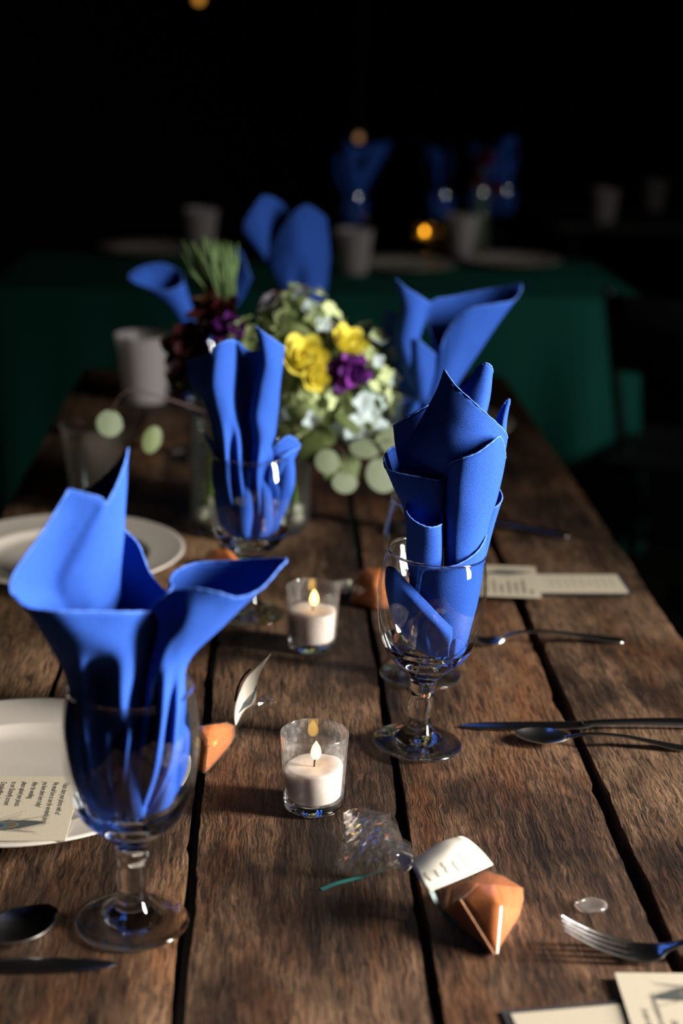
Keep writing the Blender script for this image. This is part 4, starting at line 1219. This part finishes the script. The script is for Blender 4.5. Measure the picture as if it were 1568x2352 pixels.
# bag right of the nearest goblet
L1 = at_z(490, 1735); L1.z = T
bag2 = empty('spice_favor_bag', L1, 'bag of orange spice with an upright curled tag, right of the nearest goblet', 'gift bag', 'spice favour bags')
bp2 = [at_z(470, 1774, 0.002), at_z(486, 1760, 0.002), at_z(520, 1722, 0.003), at_z(539, 1692, 0.006), at_z(538, 1668, 0.016), at_z(520, 1660, 0.024), at_z(490, 1664, 0.032), at_z(456, 1670, 0.034),
       at_z(425, 1690, 0.020), at_z(425, 1735, 0.003), at_z(440, 1758, 0.002), at_z(478, 1715, 0.030)]
hull('spice', bp2, M['powder'], bag2, L1)
hull('film', bp2, M['film'], bag2, L1, 0.0016, 0)
y2 = at_z(538, 1690, 0.0).y
def q2(px, py, w=0.0): return at_y(px, py, y2 - w * 0.01)
tg2 = loft([[q2(622, 1501, -2.4), q2(621.5, 1502, -2.4)], [q2(590, 1532, -0.8), q2(607, 1526, -1.8)], [q2(564, 1560, 0.4), q2(596, 1548, -1.4)], [q2(549, 1592, 0.9), q2(588, 1580, -1.2)],
            [q2(540, 1620, 1.1), q2(585, 1614, -1.0)], [q2(537, 1646, 0.9), q2(560, 1632, 0.2)], [q2(540, 1667, 0.5), q2(546, 1658, 0.3)]], 5, 5)
sheet_solid(MB().grid(tg2).build('tag_card', M['tag'], bag2, loc=L1), 0.0005)
feather_ink = MB()
def on_tag(i, u, off=0.0007):
    a, b = tg2[i][0], tg2[i][-1]
    p = a.lerp(b, u)
    n = (b - a).cross(tg2[min(i + 1, len(tg2) - 1)][0] - tg2[max(i - 1, 0)][0]).normalized()
    if n.y > 0: n = -n
    return p + n * off
for q in range(9):
    ribbon(feather_ink, [on_tag(24 - q // 2, 0.36), on_tag(22 - q // 2, 0.55), on_tag(20 - q // 2, 0.72 + 0.02 * q), on_tag(18 - q // 2, 0.80 + 0.02 * q)], 0.0012, Vector((0.6, -0.8, 0)))
feather_ink.build('feather_print', M['f_dark'], bag2, loc=L1)
rb2 = MB()
ribbon(rb2, [q2(540, 1612, -0.6), q2(546, 1580, -0.9), q2(558, 1555, -1.1), q2(576, 1536, -1.2)], 0.0022, Vector((0.3, -1, 0)))
rb2.build('ribbon', M['ribbon_dark'], bag2, loc=L1)
gf = loft([[q2(538, 1690, 0), q2(534, 1670, 0.4), q2(532, 1648, 0)], [q2(556, 1664, -0.5), q2(560, 1640, 0.5), q2(566, 1615, -0.8)], [q2(600, 1640, -1.5), q2(606, 1618, -0.5), q2(604, 1598, -2)], [q2(630, 1625, -2), q2(632, 1612, -1), q2(628, 1600, -2.6)]], 4, 4)
for row in gf:
    for j, p in enumerate(row):
        row[j] = p + Vector((random.uniform(-1, 1), random.uniform(-1, 1), random.uniform(-1, 1))) * 0.0012
MB().grid(gf).build('gathered_film', M['film'], bag2, smooth=False, loc=L1)

# bag behind the back candle
L2 = at_z(850, 1380); L2.z = T
bag3 = empty('spice_favor_bag', L2, 'blurred bag of orange spice left of the rolled napkin goblet, behind the back candle', 'gift bag', 'spice favour bags')
bp3 = [at_z(803, 1384, 0.001), at_z(870, 1400, 0.001), at_z(925, 1392, 0.001), at_z(935, 1350, 0.004), at_z(815, 1331, 0.020), at_z(834, 1306, 0.040), at_z(880, 1306, 0.042), at_z(925, 1318, 0.034), at_z(862, 1340, 0.034), at_z(808, 1360, 0.006), at_z(878, 1392, 0.004)]
hull('spice', bp3, M['powder'], bag3, L2)
hull('film', bp3, M['film'], bag3, L2, 0.0016, 0)
sheet_solid(MB().grid(loft([[at_z(762, 1336, 0.004), at_z(785, 1334, 0.006), at_z(806, 1333, 0.010)], [at_z(766, 1350, 0.003), at_z(786, 1349, 0.005), at_z(803, 1348, 0.009)], [at_z(770, 1362, 0.002), at_z(784, 1362, 0.004), at_z(798, 1361, 0.008)]], 3, 3)).build('tag_card', M['tag'], bag3, loc=L2), 0.0005)
L3 = at_z(500, 1288); L3.z = T
bag4 = empty('spice_favor_bag', L3, 'small patch of an orange spice bag, left of the stem in front of the vase', 'gift bag', 'spice favour bags')
bp4 = [at_z(462, 1298, 0.001), at_z(545, 1302, 0.001), at_z(552, 1280, 0.001), at_z(466, 1278, 0.006), at_z(490, 1262, 0.026), at_z(525, 1260, 0.028), at_z(546, 1272, 0.012)]
hull('spice', bp4, M['powder'], bag4, L3)
hull('film', bp4, M['film'], bag4, L3, 0.0016, 0)

# wax drop near the fork
wd = at_z(1356, 2082); wd.z = T
random.seed(3)
mb = MB().lathe([(0, 0.0002), (0.0095, 0.0002), (0.0108, 0.0012), (0.0100, 0.0026), (0.0078, 0.0030), (0.0050, 0.0022), (0, 0.0020)], 40)
for v in mb.v:
    a = math.atan2(v.y, v.x)
    k = 1 + 0.10 * math.sin(2 * a + 0.6) + 0.06 * math.sin(5 * a) + 0.12 * max(0, math.cos(a + 0.35)) ** 12
    v.x *= k * 1.02; v.y *= k
o = mb.build('wax_drop', M['wax_drop'])
o.location = (wd.x, wd.y, T + board_z(wd.x) + 0.0004)
tag(o, 'small round drop of pale spilled wax above the fork tines', 'wax')

# ---------------------------------------------------------------- plastic cups
def make_cup(label, px, py, mat, pos=None, k=1.0):
    b = pos or at_z(px, py)
    if pos is None: b.z = T + 0.0006
    prof = [(0, 0.004), (0.0300, 0.004), (0.0318, 0.0), (0.0338, 0.0008), (0.0345, 0.006), (0.0455, 0.096), (0.0465, 0.098), (0.0468, 0.108), (0.0490, 0.1105), (0.0496, 0.1125), (0.0484, 0.1140), (0.0466, 0.1125),
            (0.0455, 0.108), (0.0452, 0.098), (0.0442, 0.096), (0.0335, 0.008), (0.0, 0.0055)]
    o = MB().lathe([(r * k, z * k) for r, z in prof], 56).build('plastic_cup', M[mat])
    o.location = b
    return tag(o, label, 'cup', 'plastic cups')
make_cup('frosted plastic cup left of the dark red flowers', 334, 922, 'cup')
make_cup('shadowed clear plastic cup above the dim plate on the left', 228, 1168, 'clear_cup')

# ---------------------------------------------------------------- flower vase
vb = at_z(573, 1208); vb.z = T + 0.0006
VR, VH = 0.076, 0.150
vase = MB().lathe([(0, 0.0006), (VR - 0.004, 0.0006), (VR, 0.004), (VR, VH), (VR - 0.0015, VH + 0.0008), (VR - 0.003, VH), (VR - 0.003, 0.012), (VR - 0.006, 0.009), (0, 0.009)], 64, mfun=lambda a, b: 1 if max(a[1], b[1]) < 0.0125 else 0).build('flower_vase', [M['vase_glass'], M['glass']])
vase.location = vb
tag(vase, 'clear glass cylinder vase holding the flowers', 'vase')
random.seed(21)
pm = []
for k in range(3):
    s = MB().lathe([(0, -0.008), (0.006, -0.0065), (0.0095, -0.002), (0.0100, 0.001), (0.007, 0.005), (0, 0.0068)], 14)
    for v in s.v:
        v += Vector((noise.noise(v * 120 + Vector((k, 0, 0))), noise.noise(v * 120 + Vector((0, k + 4, 0))), 0)) * 0.002
    pm.append(mesh_of('vase_pebble', s.v, s.f, M['pebble']))
for i in range(20):
    a = 2 * math.pi * i / 20 + random.uniform(-.05, .05)
    o = bpy.data.objects.new('vase_pebble', pm[i % 3])
    link(o)
    rr = 0.060 if i % 3 else 0.044
    o.location = vb + Vector((rr * math.cos(a), rr * math.sin(a), 0.0178))
    o.rotation_euler = (0, 0, random.uniform(0, 6))
    tag(o, 'pale pebble at the bottom of the flower vase', 'pebble', 'pebbles in the flower vase')

# ---------------------------------------------------------------- flowers
def orient(d):
    return Vector((0, 0, 1)).rotation_difference(d).to_euler()
def floret_mesh(name, mat, seed):
    random.seed(seed)
    mb = MB()
    for k in range(4):
        a = k * math.pi / 2 + random.uniform(-.15, .15)
        l, w = random.uniform(0.0105, 0.0130), random.uniform(0.0078, 0.0098)
        up = random.uniform(0.0, 0.003)
        g = []
        for i in range(4):
            t = i / 3
            ww = w * math.sin(math.pi * (0.12 + 0.80 * t)) * 0.62
            r = 0.0008 + l * t
            z = up * t + 0.0018 * math.sin(t * 2.6)
            row = []
            for s in (-1, 0, 1):
                x, y = r, ww * s
                row.append(Vector((x * math.cos(a) - y * math.sin(a), x * math.sin(a) + y * math.cos(a), z + 0.0012 * abs(s))))
            g.append(row)
        mb.grid(g)
    return mesh_of(name, mb.v, mb.f, mat)
FLOR = [floret_mesh('floret', M[m], i) for i, m in enumerate(('h_green', 'h_white', 'h_olive', 'h_mauve', 'h_green', 'h_white'))]
def stem_to(parent, pos, mat='stem', r=0.0048):
    """stem from the flower down into the vase"""
    random.seed(int(pos.x * 9999) % 977 + int(pos.z * 5555) % 101)
    a = math.atan2(pos.y - vb.y, pos.x - vb.x)
    neck = vb + Vector((0.045 * math.cos(a), 0.045 * math.sin(a), VH - 0.005))
    foot_ = vb + Vector((0.056 * math.cos(a + 0.5), 0.056 * math.sin(a + 0.5), 0.032))
    pts = catmull([pos, (pos + neck) / 2 + Vector((0, 0, 0.004)), neck, (neck + foot_) / 2, foot_], 4)
    MB().tube(pts, r, 8).build('stem', M[mat], parent, loc=parent.location)
def hydrangea(label, px, py, Y, rad, n, weights, seed):
    c = at_y(px, py, Y)
    e = empty('hydrangea_head', c, label, 'flower', 'hydrangea heads in the vase')
    random.seed(seed)
    MB().lathe([(0, -rad * .78), (rad * .5, -rad * .62), (rad * .78, 0), (rad * .6, rad * .5), (0, rad * .78)], 18).build('head_core', M['h_olive'], e)
    for i in range(n):
        t = (i + 0.5) / n
        z = 1 - 1.75 * t
        ph = i * 2.39996
        s = math.sqrt(max(0, 1 - z * z))
        d = Vector((s * math.cos(ph), s * math.sin(ph), z))
        d = (d + Vector((random.uniform(-1, 1), random.uniform(-1, 1), random.uniform(-1, 1))) * 0.16).normalized()
        o = bpy.data.objects.new('floret', random.choices(FLOR, weights)[0])
        link(o, e)
        o.location = d * rad * random.uniform(0.84, 1.04)
        tilt = (d + Vector((random.uniform(-1, 1), random.uniform(-1, 1), random.uniform(-1, 1))) * 0.35).normalized()
        o.rotation_euler = (orient(tilt).to_matrix() @ Matrix.Rotation(random.uniform(0, 6), 3, 'Z')).to_euler()
        sc = random.uniform(0.72, 1.05)
        o.scale = (sc, sc, sc)
    stem_to(e, c)
    return e
YV = vb.y
hydrangea('pale green hydrangea head at the top of the bouquet', 690, 752, YV + 0.00, 0.052, 64, (4, 1, 4, 3, 3, 1), 31)
hydrangea('green and white hydrangea head at the right side of the bouquet', 842, 838, YV + 0.00, 0.048, 58, (4, 3, 1, 0, 4, 2), 32)
hydrangea('bluish white hydrangea head low on the right of the bouquet', 806, 945, YV - 0.03, 0.050, 62, (4, 4, 2, 1, 4, 3), 33)
hydrangea('green hydrangea head low in the middle, right of the folded napkin', 705, 925, YV - 0.04, 0.050, 62, (4, 3, 2, 0, 4, 2), 34)
hydrangea('shaded green hydrangea head behind the folded napkin', 590, 830, YV - 0.02, 0.050, 50, (4, 1, 5, 1, 3, 1), 35)

def petal_grid(w, l, cup, curl, seed=0):
    """petal growing up +z from the origin, leaning out along +x"""
    g = []
    for i in range(6):
        t = i / 5
        ww = w * math.sin(math.pi * (0.18 + 0.70 * t)) ** 0.8
        row = []
        for j in range(5):
            u = -1 + j / 2
            x = cup * math.sin(t * 1.7) + curl * t ** 4 - 0.35 * ww * u * u
            row.append(Vector((x + 0.0006 * noise.noise(Vector((t * 4, u * 3, seed))), ww * u, l * t * (1 - 0.08 * u * u))))
        g.append(row)
    return g
def rose(label, px, py, Y, rad, seed, facing=Vector((0.15, -0.75, 0.6))):
    c = at_y(px, py, Y)
    e = empty('yellow_rose', c, label, 'flower', 'yellow roses in the vase', rot=orient(facing.normalized()))
    random.seed(seed)
    k = 0
    for ring, (n, ro, w, l, cup, curl) in enumerate(((3, 0.10, .34, .80, .10, -0.10), (4, 0.22, .46, .88, .20, 0.0), (5, 0.36, .56, .88, .34, .14), (6, 0.50, .64, .82, .46, .30))):
        for i in range(n):
            a = 2 * math.pi * (i + 0.37 * ring) / n
            g = petal_grid(w * rad, l * rad * 1.15, cup * rad, curl * rad, seed + k)
            rm = Matrix.Rotation(a, 3, 'Z')
            mb = MB().grid([[rm @ (p + Vector((ro * rad * 0.75, 0, -0.55 * rad))) for p in r] for r in g])
            mb.build('petal', M['rose'], e)
            k += 1
    MB().lathe([(0, -0.75 * rad), (0.3 * rad, -0.62 * rad), (0.42 * rad, -0.4 * rad), (0.2 * rad, -0.1 * rad), (0, 0)], 14).build('flower_base', M['stem'], e)
    return e
rose('large yellow rose in the middle of the bouquet', 697, 823, YV - 0.075, 0.027, 51)
rose('small yellow rose at the upper right of the bouquet', 800, 787, YV - 0.045, 0.022, 52, Vector((0.4, -0.5, 0.75)))
rose('small yellow rose bud just below the large yellow rose', 722, 868, YV - 0.080, 0.016, 53, Vector((0.3, -0.8, 0.2)))
def ruffle(name, label, px, py, Y, rad, n, mats, seed, cat='flower', group='', stem=True):
    c = at_y(px, py, Y)
    e = empty(name, c, label, cat, group or None)
    random.seed(seed)
    for i in range(n):
        t = (i + .5) / n
        z = 1 - 1.5 * t
        ph = i * 2.39996
        s = math.sqrt(max(0, 1 - z * z))
        d = Vector((s * math.cos(ph), s * math.sin(ph), z)).normalized()
        g = petal_grid(rad * random.uniform(.30, .42), rad * random.uniform(.85, 1.05), rad * .12, rad * .22, seed + i)
        rm = orient(d).to_matrix() @ Matrix.Rotation(random.uniform(0, 6.28), 3, 'Z')
        MB().grid([[rm @ p for p in r] for r in g]).build('petal', M[mats[i % len(mats)]], e)
    if stem: stem_to(e, c)
    return e
ruffle('purple_bloom', 'dark purple ruffled flower right of the large yellow rose', 800, 862, YV - 0.060, 0.030, 34, ['purple', 'purple', 'magenta'], 61, group='purple blooms')
ruffle('purple_bloom', 'small purple flower on the left, above the folded napkin', 524, 760, YV - 0.01, 0.024, 26, ['magenta', 'purple'], 62, group='purple blooms')
ruffle('maroon_dahlia', 'dark red flower next to the frosted cup', 432, 800, YV + 0.02, 0.034, 30, ['maroon', 'maroon', 'bronze'], 63, group='dark red dahlias')
ruffle('maroon_dahlia', 'dark red flower at the upper left of the bouquet', 492, 722, YV + 0.03, 0.034, 30, ['maroon', 'bronze'], 64, group='dark red dahlias')
ruffle('maroon_dahlia', 'dark red flower peeking over the top of the bouquet', 650, 698, YV + 0.07, 0.026, 26, ['maroon'], 65, group='dark red dahlias')
ruffle('bronze_bloom', 'brownish flower low on the left side, behind the dark napkin leaf', 436, 880, YV + 0.01, 0.032, 28, ['bronze', 'maroon', 'euc_dark'], 66)

def disc_leaf(e, c, r, nrm, mat, elong=1.0, rot=0.0):
    q = orient(nrm.normalized()).to_matrix() @ Matrix.Rotation(rot, 3, 'Z')
    mb = MB()
    n = 18
    v = [Vector((0, 0, 0))]
    for k, rr in enumerate((0.55, 1.0)):
        for j in range(n):
            a = 2 * math.pi * j / n
            x, y = r * rr * math.cos(a) * elong, r * rr * math.sin(a)
            if rr == 1.0 and abs(a) < 0.3: x *= 1.08
            v.append(Vector((x, y, -0.10 * r * rr * rr + 0.05 * r * rr * abs(math.sin(a)))))
    f = [(0, 1 + j, 1 + (j + 1) % n) for j in range(n)] + [(1 + j, 1 + n + j, 1 + n + (j + 1) % n, 1 + (j + 1) % n) for j in range(n)]
    mb.add([q @ p + c for p in v], f)
    o = mb.build('leaf', M[mat], e, loc=e.location)
    return o
def branch(label, stem_px, leaves, Y, grp='eucalyptus branches in the vase'):
    p0 = at_y(*stem_px[0][:2], Y + stem_px[0][2] * -0.01)
    e = empty('eucalyptus_branch', p0, label, 'branch', grp)
    pts = catmull([at_y(x, y, Y - w * 0.01) for x, y, w in stem_px], 5)
    MB().tube(pts, [0.0013 - 0.0007 * i / len(pts) for i in range(len(pts))], 7).build('twig', M['twig'], e, loc=e.location)
    for (x, y, w, rpx, mat, el, rot, nx, nz) in leaves:
        disc_leaf(e, at_y(x, y, Y - w * 0.01), rpx / 1990.0, Vector((nx, -1, nz)), mat, el, rot)
    return e
branch('eucalyptus branch hanging low right of the vase with round grey-green leaves', [(720, 985, 0), (750, 1010, 4), (785, 1035, 6), (800, 1090, 6)],
       [(752, 1060, 6.5, 30, 'euc', 1, 0, 0.25, 0.45), (786, 1078, 5.5, 42, 'euc_dark', 1.1, 0.6, 0.2, 0.3), (792, 1108, 6.2, 27, 'euc', 1.2, 0.3, 0.4, 0.5), (716, 1030, 5.5, 30, 'euc_dark', 1.2, 1.0, -0.3, 0.4)], YV - 0.04)
branch('eucalyptus branch reaching right towards the rolled napkin', [(740, 990, 0), (790, 1010, 4), (850, 1020, 5), (905, 1010, 5)],
       [(838, 1030, 5.6, 26, 'euc', 1.45, 0.2, 0.3, 0.9), (880, 1090, 5.2, 44, 'euc', 1, 0.3, 0.4, 0.4), (908, 1012, 4.6, 38, 'euc', 1.1, 0.5, 0.35, 0.6), (800, 972, 6.5, 13, 'euc_dark', 3.0, -0.5, 0.2, 0.4), (745, 1000, 5, 24, 'euc_dark', 1.3, 2.4, 0, 0.3)], YV - 0.04)
branch('eucalyptus branch stretching left across the frosted cup', [(500, 960, 0), (440, 935, 3), (380, 915, 5), (300, 895, 6), (268, 920, 6), (256, 950, 6)],
       [(252, 973, 6.5, 32, 'euc', 1, 0, 0.4, 0.3), (350, 1010, 5.5, 34, 'euc_dark', 0.7, 0, 0.5, 0.2)], YV - 0.01)

# tall thin green spikes rising out of the bouquet
random.seed(77)
gpos = at_y(505, 725, YV + 0.05)
gbunch = empty('green_spike_tuft', gpos, 'tuft of thin upright green spikes rising from the upper left of the bouquet', 'plant')
mb = MB()
for i in range(90):
    a = random.uniform(0, 6.28); r = 0.018 * math.sqrt(random.random())
    p = Vector((r * math.cos(a), r * math.sin(a), -0.02))
    tip = Vector((p.x * 1.9 - 0.012 + random.uniform(-.010, .010), p.y * 1.9, random.uniform(0.055, 0.098)))
    mb.tube(catmull([p, p * 1.1 + Vector((0, 0, 0.045)), tip], 4), [0.0013] * 8 + [0.0006], 5)
o = mb.build('thin_spikes', M['grass'], gbunch)
tag(o, kind='stuff')
stem_to(gbunch, gpos + Vector((0, 0, -0.015)))

# ---------------------------------------------------------------- second table with green cloth
t2 = empty('banquet_table', (0.12, 4.18, 0), 'banquet table hidden under the green cloth in the dark background', 'table')
MB().box((0, 0, T - 0.015), (1.55, 0.66, 0.022)).build('tabletop', M['dark_wood'], t2, smooth=False)
for sx in (-0.7, 0.7):
    for sy in (-0.27, 0.27):
        MB().tube([(sx, sy, 0.0), (sx, sy, T - 0.026)], 0.016, 10).build('leg', M['chair'], t2)
mb = MB()
W2, D2 = 0.785, 0.335
per = []
NS = 240
for i in range(NS):
    s = i / NS * 2 * (2 * W2 + 2 * D2)
    if s < 2 * W2: p, nrm = Vector((-W2 + s, -D2, 0)), Vector((0, -1, 0))
    elif s < 2 * W2 + 2 * D2: p, nrm = Vector((W2, -D2 + s - 2 * W2, 0)), Vector((1, 0, 0))
    elif s < 4 * W2 + 2 * D2: p, nrm = Vector((W2 - (s - 2 * W2 - 2 * D2), D2, 0)), Vector((0, 1, 0))
    else: p, nrm = Vector((-W2, D2 - (s - 4 * W2 - 2 * D2), 0)), Vector((-1, 0, 0))
    per.append((p, nrm, s))
rows = []
for k in range(9):
    t = k / 8
    row = []
    for p, nrm, s in per:
        f = 0.035 * t * (math.sin(s * 19) + 0.6 * math.sin(s * 31 + 1)) + 0.05 * t
        row.append(Vector((p.x, p.y, 0.003 - (T - 0.10) * t)) + nrm * (f + 0.003))
    rows.append(row)
mb.grid(rows, closed=True)
mb.f = [tuple(reversed(f)) for f in mb.f]
mb.add([Vector((p.x, p.y, 0.003)) + n * 0.003 for p, n, s in per], [tuple(range(NS))])
cl = mb.build('green_tablecloth', M['green_cloth'])
cl.location = (0.12, 4.18, T)
tag(cl, 'dark green cloth hanging over the table in the background', 'tablecloth')
def far(px, py, z=0.0):
    p = at_z(px, py, z); p.z = T + 0.0045
    return p
make_votive(0, 0, 'small votive holder on the green table in the background', 'amber candle glowing on the green table', 0.036, 0.0, 0.55, far(972, 573, 0.0), 'flame_far', 24)
for lbl, px, py in (('blurred cup on the green table, beside the dim rounded napkin', 812, 632), ('blurred cup on the green table, right of the amber candle', 1062, 590), ('blurred cup at the left end of the green table', 462, 575)):
    make_cup(lbl, 0, 0, 'cup', far(px, py))
for lbl, px, py in (('blurred plate on the green table, in front of the amber candle', 925, 622), ('blurred plate on the green table, near its right end', 1172, 612), ('blurred plate at the left end of the green table', 340, 585)):
    make_plate(lbl, 0, 0, pos=far(px, py))
proto_napkin = nap_b
for k, (lbl, lbl2, px, py) in enumerate((
        ('goblet on the green table, behind the left blurred cup', 'dark blue napkin on the green table, behind the left blurred cup', 806, 592),
        ('goblet on the green table, directly behind the amber candle', 'dark blue napkin on the green table, directly behind the amber candle', 1004, 583),
        ('goblet on the green table, left of the rightmost goblet', 'dark blue napkin on the green table, left of the rightmost one', 1092, 575),
        ('rightmost goblet on the green table', 'rightmost dark blue napkin on the green table', 1146, 566))):
    g = make_goblet(lbl, far(px, py), 0, seg=32)
    n = copy_tree(proto_napkin)
    n['label'] = lbl2
    n.location = g.location + (proto_napkin.location - goblet_b.location)
    a = (0.5, 2.2, -1.0, 1.2)[k]
    n.rotation_euler = (0, 0, a)
rf = far(1100, 592)
rv = empty('red_flower_vase', rf, 'tall dark red flowers on the green table in the background', 'flowers')
MB().lathe([(0, 0.0005), (0.030, 0.0005), (0.034, 0.01), (0.026, 0.10), (0.030, 0.16), (0.0285, 0.16), (0.024, 0.10), (0.031, 0.012), (0, 0.008)], 28).build('glass_vase', M['vase_glass'], rv)
random.seed(9)
for (dx, dz, r) in ((0, 0.27, .035), (-0.02, 0.21, .03), (0.03, 0.19, .03)):
    for i in range(14):
        ph = i * 2.4; z = 1 - 1.5 * (i + .5) / 14; s = math.sqrt(max(0, 1 - z * z))
        rm = orient(Vector((s * math.cos(ph), s * math.sin(ph), z))).to_matrix()
        MB().grid([[rm @ p + Vector((dx, 0, dz)) for p in q] for q in petal_grid(r * .4, r, r * .1, r * .2, i)]).build('petal', M['red'], rv)
    MB().tube([(dx, 0, dz), (dx * .4, 0, 0.15), (0, 0, 0.02)], 0.003, 6).build('stem', M['stem'], rv)

t3 = copy_tree(t2)
t3.location = (1.75, 5.84, 0)
t3['label'] = 'bare dark table far back on the right, hardly visible'
for lbl, px, py in (('faint cup on the far dark table, the left one of two', 1386, 508), ('faint cup on the far dark table, the right one of two', 1500, 482)):
    make_cup(lbl, 0, 0, 'cup', Vector((at_z(px, py).x, at_z(px, py).y, T - 0.0035)))

# ---------------------------------------------------------------- hanging bulbs
def make_bulb(label, px, py, Y, mat, r=0.016):
    c = at_y(px, py, Y)
    e = empty('hanging_bulb', c, label, 'light bulb', 'hanging bulbs in the dark')
    MB().lathe([(0, -r), (r * .6, -r * .85), (r, -r * .1), (r * .8, r * .6), (r * .4, r * 1.1), (r * .35, r * 1.3)], 24).build('glass_bulb', M[mat], e)
    MB().lathe([(r * .42, r * 1.2), (r * .5, r * 1.3), (r * .5, r * 2.6), (r * .2, r * 2.9), (0, r * 2.9)], 16).build('socket', M['socket'], e)
    MB().tube([(0, 0, r * 2.8), (0, 0, 3.6 - c.z)], 0.003, 6).build('cord', M['socket'], e)
make_bulb('amber bulb cut off by the top edge of the picture', 457, -2, 6.0, 'bulb')
make_bulb('faint pale bulb hanging above the green table', 824, 317, 5.2, 'bulb2', 0.012)

# ---------------------------------------------------------------- folding chairs in the dark
def make_chair(label, x, y, rz):
    e = empty('folding_chair', (x, y, 0), label, 'chair', 'black folding chairs', rot=(0, 0, rz))
    s = MB().box((0, 0, 0.45), (0.40, 0.38, 0.022)); s.build('seat', M['chair'], e, smooth=False)
    for sx in (-0.21, 0.21):
        MB().tube([(sx, -0.20, 0.012), (sx, 0.02, 0.45), (sx, 0.20, 0.84)], 0.011, 10).build('back_post', M['chair'], e)
        MB().tube([(sx * .93, 0.24, 0.012), (sx * .93, -0.14, 0.44)], 0.011, 10).build('leg', M['chair'], e)
    g = [[Vector((-0.20 + 0.40 * j / 10, 0.20 - 0.03 * (1 - k) + 0.02 * math.sin(math.pi * j / 10), 0.66 + 0.17 * k)) for j in range(11)] for k in (0, 1)]
    b = MB().grid(g).build('backrest', M['chair'], e)
    sheet_solid(b, 0.012)
    MB().tube([(-0.2, -0.1, 0.20), (0.2, -0.1, 0.20)], 0.008, 8).build('crossbar', M['chair'], e)
    return e
make_chair('black folding chair at the right side of the plank table, nearer one', 0.86, 1.72, R(-90))
make_chair('black folding chair at the right side of the plank table, further one', 0.90, 2.42, R(-84))
make_chair('black folding chair standing in front of the right end of the green table', 1.02, 3.55, R(150))
